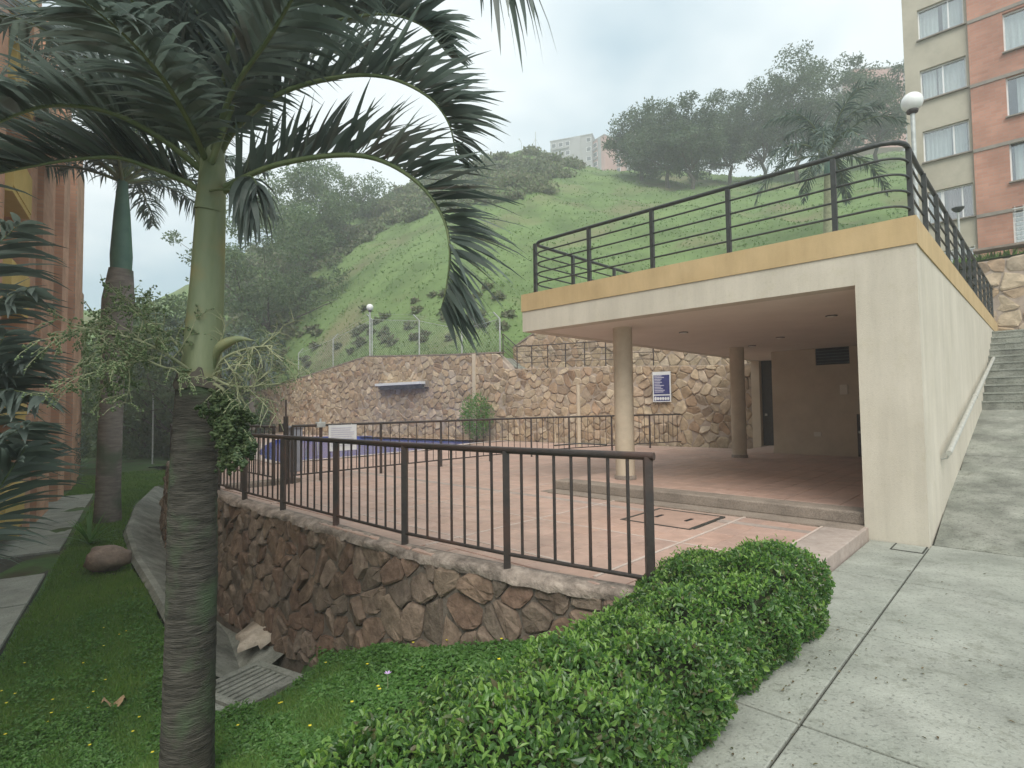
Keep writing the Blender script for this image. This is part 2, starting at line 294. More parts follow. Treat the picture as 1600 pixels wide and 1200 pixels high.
def npmesh(name, V, F, material, parent=None, smooth=False, origin=None):
    base = np.array(parent.get('_o', (0, 0, 0))) if parent is not None else np.zeros(3)
    org = np.array(origin) if origin is not None else base
    me = bpy.data.meshes.new(name); k = F.shape[1]
    me.vertices.add(len(V)); me.vertices.foreach_set('co', (V-org).astype(np.float32).ravel())
    me.loops.add(F.size); me.loops.foreach_set('vertex_index', F.astype(np.int32).ravel())
    me.polygons.add(len(F)); me.polygons.foreach_set('loop_start', np.arange(0, F.size, k, dtype=np.int32))
    me.polygons.foreach_set('loop_total', np.full(len(F), k, dtype=np.int32))
    me.polygons.foreach_set('use_smooth', np.full(len(F), smooth)); me.update(calc_edges=True); me.materials.append(K[material])
    o = bpy.data.objects.new(name, me); COL.objects.link(o)
    if parent is not None: o.parent = parent
    o.location = Vector(org-base); o['_o'] = list(map(float, org))
    return o
def tag(o, label, cat, group=None, kind=None):
    o['label'] = label; o['category'] = cat
    if group: o['group'] = group
    if kind: o['kind'] = kind
    return o
def thing(name, label, cat, loc, group=None):
    o = bpy.data.objects.new(name, None); COL.objects.link(o); o.location = loc; o['_o'] = list(loc); o.empty_display_size = .2
    return tag(o, label, cat, group)
def struct(o): o['kind'] = 'structure'; return o
def stuff(o): o['kind'] = 'stuff'; return o
def link_copy(src, parent, loc_world, rot=None, scale=None):
    o = src.copy(); COL.objects.link(o); o.parent = parent; o['_o'] = list(loc_world)
    o.location = Vector(loc_world)-Vector(parent['_o'])
    if rot is not None: o.rotation_euler = rot
    if scale is not None: o.scale = scale
    return o
def copy_tree(src, loc, rz=0, sc=1, parent=None):
    o = src.copy(); COL.objects.link(o)
    if parent is None: o.location = loc; o['_o'] = list(loc); o.rotation_euler = (0, 0, rz); o.scale = (sc, sc, sc)
    else: o.parent = parent
    for c in src.children: copy_tree(c, None, parent=o)
    return o
def interp(x, xs, ys): return float(np.interp(x, xs, ys))
def nrm(a): return a/np.maximum(np.linalg.norm(a, axis=-1, keepdims=True), 1e-9)
def leaves(Pp, Dd, Nn, L, Wd, fold=.25, curl=.15):
    """folded six-point leaves -> verts, quads"""
    n = len(Pp); Dd = nrm(Dd); Sd = nrm(np.cross(Dd, Nn)); Nn = np.cross(Sd, Dd); L = np.broadcast_to(L, n)[:, None]; Wd = np.broadcast_to(Wd, n)[:, None]
    b = Pp; l1 = Pp+Dd*L*.33+Sd*Wd*.5+Nn*Wd*fold; l2 = Pp+Dd*L*.70+Sd*Wd*.38+Nn*(Wd*fold-L*curl*.4)
    tp = Pp+Dd*L-Nn*L*curl; r2 = Pp+Dd*L*.70-Sd*Wd*.38+Nn*(Wd*fold-L*curl*.4); r1 = Pp+Dd*L*.33-Sd*Wd*.5+Nn*Wd*fold
    V = np.stack([b, l1, l2, tp, r2, r1], 1).reshape(-1, 3); i = np.arange(n)[:, None]*6
    F = np.concatenate([i+np.array([[0, 3, 2, 1]]), i+np.array([[0, 5, 4, 3]])], 1).reshape(-1, 4)
    return V, F
def tris(Pp, Dd, Nn, L, Wd):
    """plain triangular blades / leaf flecks"""
    n = len(Pp); Dd = nrm(Dd); Sd = nrm(np.cross(Dd, Nn)); L = np.broadcast_to(L, n)[:, None]; Wd = np.broadcast_to(Wd, n)[:, None]
    V = np.stack([Pp-Sd*Wd*.5, Pp+Sd*Wd*.5, Pp+Dd*L], 1).reshape(-1, 3); F = np.arange(n*3).reshape(n, 3)
    return V, F
def diam(Pp, Dd, Nn, L, Wd):
    n = len(Pp); Dd = nrm(Dd); Sd = nrm(np.cross(Dd, Nn)); L = np.broadcast_to(L, n)[:, None]; Wd = np.broadcast_to(Wd, n)[:, None]
    V = np.stack([Pp, Pp+Dd*L*.5-Sd*Wd*.5, Pp+Dd*L, Pp+Dd*L*.5+Sd*Wd*.5], 1).reshape(-1, 3); F = np.arange(n*4).reshape(n, 4)
    return V, F
def rdir(n): return nrm(rng.normal(size=(n, 3)))

# ------------------------------------------------------------------ rubble masonry
def voronoi(L, top, bot, size, seed):
    """cells (convex polygons in s,t) filling 0..L x bot(s)..top(s)"""
    q = np.random.default_rng(seed); pts = []
    H = max(top(s) for s in np.linspace(0, L, 40)); B = min(bot(s) for s in np.linspace(0, L, 40))
    ny = int((H-B)/size)+3; nx = int(L/size)+3
    for j in range(-1, ny):
        for i in range(-1, nx):
            if q.random() < .16: continue
            a = (i+.5*(j % 2)+.5+q.uniform(-.5, .5))*size; b = B+(j+.5+q.uniform(-.5, .5))*size
            pts.append((a, b))
    pts = np.array(pts); cells = []
    for k, (a, b) in enumerate(pts):
        if a < -.1*size or a > L+.1*size: continue
        sa = min(max(a, 0), L)
        if b > top(sa)+size*.4 or b < bot(sa)-size*.6: continue
        d = ((pts-(a, b))**2).sum(1); nb = np.argsort(d)[1:22]
        poly = [(a-size*2.2, b-size*2.2), (a+size*2.2, b-size*2.2), (a+size*2.2, b+size*2.2), (a-size*2.2, b+size*2.2)]
        def clip(poly, nx_, ny_, c):    # keep nx*x+ny*y<=c
            o = []
            for i in range(len(poly)):
                p = poly[i]; r = poly[(i+1) % len(poly)]; dp = nx_*p[0]+ny_*p[1]-c; dr = nx_*r[0]+ny_*r[1]-c
                if dp <= 0: o.append(p)
                if dp*dr < 0: t = dp/(dp-dr); o.append((p[0]+t*(r[0]-p[0]), p[1]+t*(r[1]-p[1])))
            return o
        for j in nb:
            ex, ey = pts[j]-(a, b); mx_, my_ = (pts[j]+(a, b))/2; poly = clip(poly, ex, ey, ex*mx_+ey*my_)
            if len(poly) < 3: break
        if len(poly) < 3: continue
        e = size*.5; sl = (top(min(sa+e, L))-top(max(sa-e, 0)))/(min(sa+e, L)-max(sa-e, 0)); poly = clip(poly, -sl, 1, top(sa)-sl*sa)
        if len(poly) > 2: sb = (bot(min(sa+e, L))-bot(max(sa-e, 0)))/(min(sa+e, L)-max(sa-e, 0)); poly = clip(poly, sb, -1, -(bot(sa)-sb*sa))
        if len(poly) > 2: poly = clip(poly, -1, 0, 0)
        if len(poly) > 2: poly = clip(poly, 1, 0, L)
        if len(poly) < 3: continue
        cx = sum(p[0] for p in poly)/len(poly); cy = sum(p[1] for p in poly)/len(poly)
        area = abs(sum(poly[i][0]*poly[(i+1) % len(poly)][1]-poly[(i+1) % len(poly)][0]*poly[i][1] for i in range(len(poly))))/2
        if area < size*size*.10: continue
        cells.append((cx, cy, poly))
    return cells
def stone_mesh(mb, cell, mapf, q, gap, proud):
    cx, cy, poly = cell; n = len(poly); rad = np.mean([math.hypot(p[0]-cx, p[1]-cy) for p in poly])
    # soften corners: cut each vertex
    pp = []
    for i in range(n):
        a = poly[i-1]; b = poly[i]; c = poly[(i+1) % n]
        pp += [(b[0]+(a[0]-b[0])*.18, b[1]+(a[1]-b[1])*.18), (b[0]+(c[0]-b[0])*.18, b[1]+(c[1]-b[1])*.18)]
    n = len(pp); s1 = max(.6, 1-gap/rad); pr = proud*q.uniform(.5, 1.5); tx, ty = q.normal(0, .10, 2)
    dep = lambda x, y: tx*(x-cx)+ty*(y-cy)
    jit = q.uniform(.93, 1.03, n)
    rings = []
    for sc, d in ((s1, -.03), (s1*.97, pr*.55), (s1*.80, pr)):
        rings.append([mapf(cx+(p[0]-cx)*sc*jit[i], cy+(p[1]-cy)*sc*jit[i], d+(dep(*p)*(d > 0))+(q.normal(0, .006) if d > 0 else 0)) for i, p in enumerate(pp)])
    vs = rings[0]+rings[1]+rings[2]+[mapf(cx, cy, pr*1.12)]
    fs = [(r*n+i, r*n+(i+1) % n, (r+1)*n+(i+1) % n, (r+1)*n+i) for r in (0, 1) for i in range(n)] + [(2*n+i, 2*n+(i+1) % n, 3*n) for i in range(n)]
    mb.add(vs, fs, False)
def masonry(parent, L, top, bot, size, mapf, seed, mat_o, mat_i, limit=290, gap=.012, proud=.035, key=None, minsize=None):
    q = np.random.default_rng(seed); cells = voronoi(L, top, bot, size, seed)
    key = key or (lambda c: (mapf(c[0], c[1], 0)-Vector((0, 0, CZ))).length)
    cells.sort(key=key)
    for c in cells[:limit]:
        mb = MB(); stone_mesh(mb, c, mapf, q, gap, proud); mb.build('stone', mat_o, parent, origin=mapf(c[0], c[1], 0))
    if cells[limit:]:
        mb = MB()
        for c in cells[limit:]: stone_mesh(mb, c, mapf, q, gap, proud)
        stuff(mb.build('stone_facing', mat_i, parent))
    return len(cells)

# ================================================================== GROUND AND HILL
def smooth(x): x = min(1, max(0, x)); return x*x*(3-2*x)
LU = [-3, -.6, 0, .77, 1.3, 2.64, 3.9, 5.6, 8, 16, 40]; LZ = [-.2, -.2, -.22, -.40, -.60, -1.03, -1.44, -1.64, -1.68, -1.6, -1.5]
CHAN = [(-13.6, 22.4), (-11.5, 18.2), (-9.15, 14.4), (-7.3, 12.0), (-5.85, 10.3), (-4.35, 8.5), (-3.35, 7.0)]   # drain centre line
CH = np.array(CHAN)
def chdist(x, y):
    p = np.array((x, y)); best = 99
    for a, b in zip(CH[:-1], CH[1:]):
        ab = b-a; t = np.clip(np.dot(p-a, ab)/np.dot(ab, ab), 0, 1); best = min(best, np.linalg.norm(p-a-ab*t))
    return best
def wob(x, y): return .035*sin(1.3*x+.7*y)+.03*sin(.9*y-1.7*x+1)+.015*sin(3.1*x+2.2*y)
def lawn_z(x, y, dip=True):
    u, v = UV(x, y)
    z = interp(u + max(0, -v-.3)*.62, LU, LZ) + wob(x, y)
    if u < .2: z = min(z, -.2)
    if dip:
        d = chdist(x, y)
        if d < .84: z -= .45*smooth((.84-d)/.14)
        gx, gy = x+2.93, y-6.22
        if gx*gx+gy*gy < .55: z = min(z, -1.95)
    return z
def grid_mesh(name, xs, ys, fn, material, skip=None):
    V = [fn(a, b) for b in ys for a in xs]; n = len(xs)
    F = [(j*n+i, j*n+i+1, (j+1)*n+i+1, (j+1)*n+i) for j in range(len(ys)-1) for i in range(n-1) if not (skip and skip(.5*(xs[i]+xs[i+1]), .5*(ys[j]+ys[j+1])))]
    return npmesh(name, np.array(V, dtype=float), np.array(F), material, smooth=True)
us = np.concatenate([np.arange(-.6, 12, .16), np.arange(12, 62, .8)]); vs_ = np.concatenate([np.arange(-40, -8, 1.), np.arange(-8, .3, .16), np.arange(.3, 14.5, .8)])
struct(grid_mesh('lawn', list(us), list(vs_), lambda u, v: (lambda p: (p.x, p.y, lawn_z(p.x, p.y)))(P(u, v)), 'soil',
                 skip=lambda u, v: (-.3 < v < 14.0 and 0 < u < 11) or (u < 33 and 4 < v < 10) or (u < 0 and v > .3)))
mb = MB(); mb.add([(-250, -22, -2.6), (250, -22, -2.6), (250, 212, -2.6), (-250, 212, -2.6)], [(0, 1, 2, 3)]); struct(mb.build('ground', 'earth'))

# hill: heights by bearing (x pixel column at the horizon) and distance
HX = [-300, 0, 200, 300, 400, 480, 570, 700, 785, 815, 950, 1190, 1300, 1400, 1650, 2100]
HD0 = [60, 52, 46, 41, 36.2, 32.9, 29.8, 26.2, 24.5, 25.7, 23.8, 20.6, 20, 20.5, 21, 24]
HZ0 = [-1.6, -1.6, -1.5, .6, 2.6, 3.35, 4.2, 3.9, 3.85, 4.4, 4.7, 4.7, 4.4, 4.2, 4.6, 5]
HYS = [520, 500, 470, 440, 385, 355, 318, 268, 243, 236, 262, 278, 262, 240, 225, 225]
def hill_pt(xc, d):
    a = (xc-800)/FP; d0 = interp(xc, HX, HD0); z0 = interp(xc, HX, HZ0); dc = 74.
    zc = CZ+dc*(640-interp(xc, HX, HYS))/FP; t = (d-d0)/(dc-d0)
    if t <= 1: g = t*(1.06-.06*t) if t > 0 else 0; z = z0+(zc-z0)*g
    else: z = zc+(d-dc)*(.10 if xc > 820 else -.02)
    x = a*d; z += (.35*sin(x*.31+1)*sin(d*.27)+.22*sin(x*.8+d*.5)+.12*sin(x*1.7-d*1.1))*smooth(t*6)*(1 if t < 1 else 1)
    return Vector((x, d, z))
hxs = [float(x) for x in range(-300, 1801, 12)]
hts = [0, .012, .03, .05, .075]+[.1+.03*i for i in range(31)]+[1.05, 1.15, 1.3, 1.6, 2, 2.6, 3.4]
V = []
for xc in hxs: q = hill_pt(xc, interp(xc, HX, HD0)); V.append(Vector((q.x, q.y, q.z-3)))
for t in hts:
    for xc in hxs:
        d0 = interp(xc, HX, HD0); V.append(hill_pt(xc, d0+(74-d0)*t))
n = len(hxs); F = [(j*n+i, j*n+i+1, (j+1)*n+i+1, (j+1)*n+i) for j in range(len(hts)) for i in range(n-1)]
struct(npmesh('grassy_hill', np.array([tuple(p) for p in V]), np.array(F), 'hill', smooth=True))
# grass tufts and weeds over the hill
nn = 30000; xc = rng.uniform(330, 1620, nn); tt = rng.uniform(0, 1, nn)**1.5
pts = np.array([tuple(hill_pt(a, interp(a, HX, HD0)+(74-interp(a, HX, HD0))*b)) for a, b in zip(xc, tt)])
dist = pts[:, 1]; dd = np.array([0, 0, 1.])+rng.normal(0, .8, (nn, 3)); 
V1, F1 = tris(pts-[0, 0, .03], dd, rdir(nn), rng.uniform(.05, .13, nn)*(1+dist/70), rng.uniform(.05, .12, nn)*(1+dist/60))
stuff(tag(npmesh('hill_grass', V1, F1, 'htuft'), 'bright green rough grass covering the slope above the pool', 'grass'))
# scrub: band on the left crest, knoll, rough strip just above the wall
def in_scrub(x, y):
    # photo-measured outline of the scrub on the slope
    if x < 905 and y < np.interp(x, [400, 470, 540, 620, 700, 790, 860, 905], [640, 500, 400, 352, 328, 322, 305, 262]): return 1
    return 0
def bearing_pix(p):
    q = p-Vector((0, 0, CZ)); a = q.dot(f_); return 800+FP*q.dot(r_)/a, 600-FP*q.dot(up_)/a
C_ = []; 
k = 0
while len(C_) < 620 and k < 60000:
    k += 1; a = R.uniform(330, 960); b = R.uniform(.0, 1.0); d0 = interp(a, HX, HD0); p = hill_pt(a, d0+(74-d0)*b)
    if in_scrub(*bearing_pix(p)): C_.append((p, R.uniform(.4, 1.1) if b < .75 else R.uniform(.4, 1.2)))
k = 0
while k < 80:
    a = R.uniform(420, 800); d0 = interp(a, HX, HD0); p = hill_pt(a, d0+R.uniform(1.2, 7)); k += 1
    if R.random() < .6 or 600 < a < 760: C_.append((p, R.uniform(.12, .3)))
VV = []; FF = []; off = 0
for p, r in C_:
    m_ = int(60+110*r); q = rdir(m_)*(rng.uniform(.35, 1, (m_, 1)))*[r*1.35, r*1.35, r*.62]+[p.x, p.y, p.z+r*.22]
    sz = .22+.09*r+p.y*.0012; v1, f1 = diam(q, rdir(m_)+[0, 0, .3], rdir(m_), rng.uniform(.7, 1.3, m_)*sz, rng.uniform(.5, .9, m_)*sz); VV.append(v1); FF.append(f1+off); off += len(v1)
stuff(tag(npmesh('hill_scrub', np.concatenate(VV), np.concatenate(FF), 'brush'), 'grey-green scrub covering the left shoulder and knoll of the hill', 'scrub'))

# ================================================================== POOL DECK
WALL_TOP = [(-.6, .0), (.05, .02), (1.36, -.23), (2.74, -.37), (4.18, -.34), (5.71, -.31), (7.15, -.30), (8.8, -.2), (11, .05), (13.5, .5), (16.2, 1.05), (19.5, 2.7), (23, 4.7), (28, 7.6), (33.5, 10.6)]
def wall_v(u): return interp(u, [a for a, b in WALL_TOP], [b for a, b in WALL_TOP])
outer = [P(-.62, .02), P(-.62, 3.7)] + [P(-.62, 14.4)] + [P(4.3, 14.45), P(8, 14.0), P(16, 12.95), P(24, 12.0), P(33.5, 10.9)] + [P(u, v+.04) for u, v in WALL_TOP[::-1][:-1]]
pool = [G(x, y, 0) for x, y in [(812, 687), (760, 681.5), (690, 680), (640, 681), (560, 682), (480, 683), (430, 688), (412, 698), (404, 708), (412, 717), (436, 723), (500, 718), (556, 713), (610, 708), (662, 703), (725, 694), (770, 690)]]
def tess(name, loops, z, material):
    L3 = [[Vector((p.x, p.y, 0)) for p in l] for l in loops]; T = tessellate_polygon(L3); pts = [p for l in L3 for p in l]
    mb = MB(); mb.add([(p.x, p.y, z) for p in pts], [t for t in T])
    o = mb.build(name, material); 
    return o
deck = struct(tess('pool_deck', [outer, pool], -.012, 'grout'))
for p in deck.data.polygons:
    if p.normal.z < 0: p.flip()
mb = MB(); mb.add([(p.x, p.y, -.10) for p in pool], [tuple(range(len(pool)))]); wtr = struct(mb.build('pool_water', 'water'))
mb = MB(); nP = len(pool); mb.add([(p.x, p.y, -.8) for p in pool]+[(p.x, p.y, .02) for p in pool], [(i, (i+1) % nP, nP+(i+1) % nP, nP+i) for i in range(nP)]); mb.build('pool_basin', 'pooltile', wtr)
mb = MB(); cen = sum(pool, Vector())/nP
ring = [(p, p+(p-cen).normalized()*.35) for p in pool]
mb.add([(q.x, q.y, z) for z in (.022,) for a in ring for q in a], [(2*i, 2*i+1, (2*i+3) % (2*nP), (2*i+2) % (2*nP)) for i in range(nP)])
o_ = mb.build('pool_coping', 'strip', wtr)
# terracotta tiles: 300 nearest as parts, others as one mass.  White strips divide the floor in panels
SU = [.62, 2.55, 4.5, 6.45, 8.4, 10.4]; SV = [.30, 1.62, 2.95]
def tile_region(u, v):
    if v < wall_v(u)+.14: return False
    if u < -.26: return False
    if v > 3.36 and u < 4.0: return False
    if .78 < u < 1.74 and 2.2 < v < 3.22: return False
    return True
tl = []
def cells_1d(a, b, strips, w, sw=.017):
    e = sorted([a]+[s for s in strips if a < s < b]+[b]); o = []
    for i in range(len(e)-1):
        x0 = e[i]+(sw if i else 0); x1 = e[i+1]-(sw if i < len(e)-2 else 0); n_ = max(1, round((x1-x0)/w)); 
        o += [(x0+(x1-x0)*k/n_, x0+(x1-x0)*(k+1)/n_) for k in range(n_)]
    return o
for (ua, ub) in cells_1d(-.24, 16, SU, .33):
    for (va, vb) in cells_1d(-.35, 13, SV+[4.9, 6.9, 8.9, 10.9], .33):
        cu, cv = (ua+ub)/2, (va+vb)/2
        if tile_region(cu, cv) and cv < np.interp(cu, [8, 16], [13, 12]):
            c = P(cu, cv)
            if any((c-q).length < .1 for q in ()): continue
            ok = True
            # keep out of the pool
            inside = False; x, y = c.x, c.y
            for i in range(nP):
                a = pool[i]; b = pool[i-1]
                if (a.y > y) != (b.y > y) and x < (b.x-a.x)*(y-a.y)/(b.y-a.y)+a.x: inside = not inside
            if inside or min((c-q).length for q in pool) < .5: continue
            tl.append((c.length, ua, ub, va, vb))
tl.sort(); g_ = .0032
def tile_mb(mb, ua, ub, va, vb, h):
    b = .004
    a0 = [P(ua+g_, va+g_, -.03), P(ub-g_, va+g_, -.03), P(ub-g_, vb-g_, -.03), P(ua+g_, vb-g_, -.03)]
    a1 = [Vector((p.x, p.y, h-b)) for p in a0]; g2 = g_+b
    a2 = [P(ua+g2, va+g2, h), P(ub-g2, va+g2, h), P(ub-g2, vb-g2, h), P(ua+g2, vb-g2, h)]
    vs = a0+a1+a2; fs = [(r*4+i, r*4+(i+1) % 4, (r+1)*4+(i+1) % 4, (r+1)*4+i) for r in (0, 1) for i in range(4)]+[(8, 9, 10, 11)]
    mb.add(vs, fs)
for _, ua, ub, va, vb in tl[:300]:
    mb = MB(); tile_mb(mb, ua, ub, va, vb, R.uniform(-.001, .0015)); mb.build('tile', 'tile', deck, origin=P((ua+ub)/2, (va+vb)/2, 0))
mb = MB()
for _, ua, ub, va, vb in tl[300:]: tile_mb(mb, ua, ub, va, vb, R.uniform(-.001, .0015))
stuff(mb.build('tile_paving', 'tile_i', deck))
for s in SU:
    mb = MB(); mb.ubox(s-.014, s+.014, wall_v(s)+.2, 3.36 if s < 4.2 else (12 if s < 9 else 2.6), -.03, .003); mb.build('joint_strip', 'strip', deck)
for s in SV:
    ua = -.24
    ue = 11.5 if s < 1 else 15
    segs = [(ua, ue)] if not 2.2 < s < 3.2 else [(ua, .78), (1.74, 10)]
    e = []
    for a, b in segs:
        cuts = [a]+[q for q in SU if a < q < b]+[b]
        for i in range(len(cuts)-1): e.append((cuts[i]+(.015 if i else 0), cuts[i+1]-(.015 if i < len(cuts)-2 else 0)))
    for a, b in e:
        w = .014 if s != 2.95 else .07
        mb = MB(); mb.ubox(a, b, s-w, s+w, -.03, .002); mb.build('joint_strip', 'strip' if s != 2.95 else 'pale_curb', deck)
# deck edge: step down to the walkway
mb = MB(); mb.ubox(-.66, -.27, .12, 3.62, -.45, .004); mb.build('edge_curb', 'pale_curb', deck, bevel=.008)
mb = MB(); mb.ubox(-.268, -.245, .12, 3.36, -.1, .006); mb.build('joint_strip', 'strip', deck)
# raised porch floor with pebble curb
mb = MB(); mb.ubox(-.62, 3.95, 3.74, 14.4, -.2, .135); mb.build('porch_slab', 'grout', deck)
mb = MB(); mb.ubox(-.62, 4.0, 3.36, 3.73, -.1, .006); mb.build('porch_apron', 'curb', deck)
mb = MB(); mb.ubox(-.62, 3.99, 3.70, 4.05, 0, .152); mb.build('porch_curb', 'curb', deck, bevel=.02)
mb = MB(); cnt = 0
for (ua, ub) in cells_1d(-.6, 3.93, [], .33):
    for (va, vb) in cells_1d(4.06, 11.3, [], .33): tile_mb(mb, ua, ub, va, vb, R.uniform(-.001, .001))
o = mb.build('porch_tiles', 'tile_i', deck); o.location.z += .15; stuff(o)

# manhole cover let into the tiles
t = thing('manhole_cover', 'square tiled manhole cover in a dark metal frame set in the terracotta pool deck', 'manhole cover', P(1.25, 2.7, 0))
mb = MB()
for a in ((.80, .835, 2.22, 3.20), (1.685, 1.72, 2.22, 3.20), (.835, 1.685, 2.22, 2.255), (.835, 1.685, 3.165, 3.20)): mb.ubox(*a, -.03, .006)
mb.build('frame', 'iron_d', t)
mb = MB(); mb.ubox(.845, 1.675, 2.265, 3.155, -.03, .004); mb.build('cover', 'tile', t)
for a in (1.05, 1.45):
    mb = MB(); mb.ubox(a-.02, a+.02, 2.62, 2.80, 0, .010); mb.build('lifting_slot', 'black', t)

# ================================================================== FRONT RETAINING WALL
wt = np.array([(P(u, v).x, P(u, v).y) for u, v in WALL_TOP]); seg = np.linalg.norm(np.diff(wt, axis=0), axis=1); cum = np.concatenate([[0], np.cumsum(seg)]); LW = cum[-1]
def w_at(s):
    x = np.interp(s, cum, wt[:, 0]); y = np.interp(s, cum, wt[:, 1]); i = min(max(np.searchsorted(cum, s)-1, 0), len(seg)-1); t = (wt[i+1]-wt[i])/seg[i]
    return Vector((x, y, 0)), Vector((t[1], -t[0], 0))      # outward normal
def chkn():
    p, nn_ = w_at(3); return nn_.dot(Vector((0, 0, 0))-p)
sgn = 1 if chkn() > 0 else -1
def wmap(s, z, d):
    p, nn_ = w_at(s); return p+nn_*sgn*(d+max(0, -z)*.10+.0)+Vector((0, 0, z))
def wbot(s): p, _ = w_at(s); u, v = UV(p.x, p.y); return interp(u, LU, LZ)-.18
wall = thing('retaining_wall', 'low brown rubble stone wall holding up the pool deck beside the lawn', 'wall', P(4, -.4, -1.6))
masonry(wall, LW, lambda s: -.075, wbot, .265, wmap, 5, 'stone', 'stone', limit=296, gap=.008, proud=.030)
mb = MB(); ns = 60
for i in range(ns):
    a, b = LW*i/ns, LW*(i+1)/ns
    q = [wmap(a, wbot(a)-.3, -.006), wmap(b, wbot(b)-.3, -.006), wmap(b, wbot(b)-.3, -.35), wmap(a, wbot(a)-.3, -.35), wmap(a, -.06, -.006), wmap(b, -.06, -.006), wmap(b, -.06, -.33), wmap(a, -.06, -.33)]
    mb.hexa(q)
mb.build('mortar_core', 'mortar', wall)
# ragged mortar coping
mb = MB(); ns = 420; rows = [(.055, -.10), (.05, -.045), (.02, -.012), (-.06, .004), (-.085, .006), (-.13, .002), (-.14, -.06)]; vs = []
for i in range(ns+1):
    s = LW*i/ns
    for k_, (d, z) in enumerate(rows):
        j = (rng.normal(0, .012), rng.normal(0, .006)) if k_ < 4 else (0, 0)
        vs.append(wmap(s, 0, d+j[0]+.02*sin(s*5+k_)*(k_ < 3))+Vector((0, 0, z+j[1])))
m_ = len(rows); mb.add(vs, [(i*m_+k, (i+1)*m_+k, (i+1)*m_+k+1, i*m_+k+1) for i in range(ns) for k in range(m_-1)], True); mb.build('coping', 'coping', wall)

# ================================================================== FRONT FENCE
def fence(t, path, posts, h, bal_sp, wpost, wbal, lowrail, rail_r, mat_='iron', zb=0):
    """path: s -> world point on the ground; posts: list of s"""
    pm = None
    for s in posts:
        p = path(s)
        if pm is None:
            mb = MB(); mb.obox(p+Vector((0, 0, (h-.03)/2-.03)), Vector((wpost, 0, 0)), Vector((0, wpost, 0)), Vector((0, 0, (h-.03)/2+.03)))
            pm = mb.build('post', mat_, t, origin=p); d = path(posts[1])-p; pm.rotation_euler = (0, 0, 0)
        else: link_copy(pm, t, p)
    bmesh_ = None
    for a, b in zip(posts[:-1], posts[1:]):
        n_ = max(2, round((b-a)/bal_sp))
        for k in range(1, n_):
            p = path(a+(b-a)*k/n_)
            if bmesh_ is None:
                mb = MB(); mb.tube([p+Vector((0, 0, lowrail)), p+Vector((0, 0, h-.04))], wbal, 6, smooth=False); bmesh_ = mb.build('baluster', mat_, t, origin=p)
            else: link_copy(bmesh_, t, p)
    for z, rr in ((h-.025, rail_r), (lowrail, rail_r*.62)):
        pts = []
        for a, b in zip(posts[:-1], posts[1:]):
            pts += [path(a+(b-a)*k/3)+Vector((0, 0, z)) for k in range(3)]
        e = path(posts[-1])+Vector((0, 0, z)); pts.append(e)
        if z > .5: pts[0] = pts[0]+(pts[0]-pts[1]).normalized()*.05
        mb = MB(); mb.tube(pts, rr, 10 if z > .5 else 6); mb.build('top_rail' if z > .5 else 'bottom_rail', mat_, t)
fp = [(.05, .02), (1.36, -.17), (2.74, -.28), (4.18, -.27), (5.71, -.25), (7.15, -.23), (8.6, -.15), (10.1, .02), (11.6, .22), (13.1, .48), (14.6, .78), (16.1, 1.1)]
def fpath(s):
    i = min(int(s), len(fp)-2); k = s-i; return P(fp[i][0]+(fp[i+1][0]-fp[i][0])*k, fp[i][1]+(fp[i+1][1]-fp[i][1])*k, 0)
t = thing('metal_fence', 'brown metal fence with thin upright bars on top of the low rubble wall', 'fence', P(4, -.3, 0))
fence(t, fpath, list(range(len(fp))), 1.055, .125, .031, .0135, .115, .031)

# pool fence
pf = [(6.6, 15.0), (6.9, 14.3), (7.35, 12.9), (7.8, 11.3), (8.2, 9.6), (8.4, 8.1), (8.45, 6.5), (8.45, 4.85), (8.42, 3.13), (8.38, 1.7), (8.36, 1.1)]
def ppath(s):
    i = min(int(s), len(pf)-2); k = s-i; return P(pf[i][0]+(pf[i+1][0]-pf[i][0])*k, pf[i][1]+(pf[i+1][1]-pf[i][1])*k, .03)
t = thing('pool_fence', 'brown metal fence with upright bars running around the near side of the blue pool', 'fence', P(8.4, 6, 0))
fence(t, ppath, list(range(len(pf))), 1.10, .145, .025, .010, .13, .027)
pf2 = [(8.38, .75), (9.9, .78), (11.6, .9), (13.3, 1.15), (14.9, 1.5)]
def p2(s):
    i = min(int(s), len(pf2)-2); k = s-i; return P(pf2[i][0]+(pf2[i+1][0]-pf2[i][0])*k, pf2[i][1]+(pf2[i+1][1]-pf2[i][1])*k, .03)
t = thing('pool_fence', 'short run of brown upright-bar fence left of the pool gate', 'fence', P(8.38, .75, 0))
fence(t, p2, list(range(len(pf2))), 1.10, .145, .025, .010, .13, .027)
# gate post, tall
t = thing('gate_post', 'tall rusty brown gate post rising above the pool fence rail at its left', 'post', P(8.37, .98, 0))
mb = MB(); mb.obox(P(8.37, .98, .65), Vector((.035, 0, 0)), Vector((0, .035, 0)), Vector((0, 0, .65))); mb.build('post', 'iron', t)
mb = MB(); mb.tube([P(8.37, .98, 1.3), P(8.37, .98, 1.62)], .018, 6); mb.build('stub', 'iron', t)
mb = MB(); mb.ubox(8.34, 8.42, .86, .92, 1.0, 1.16); mb.build('latch', 'iron', t)
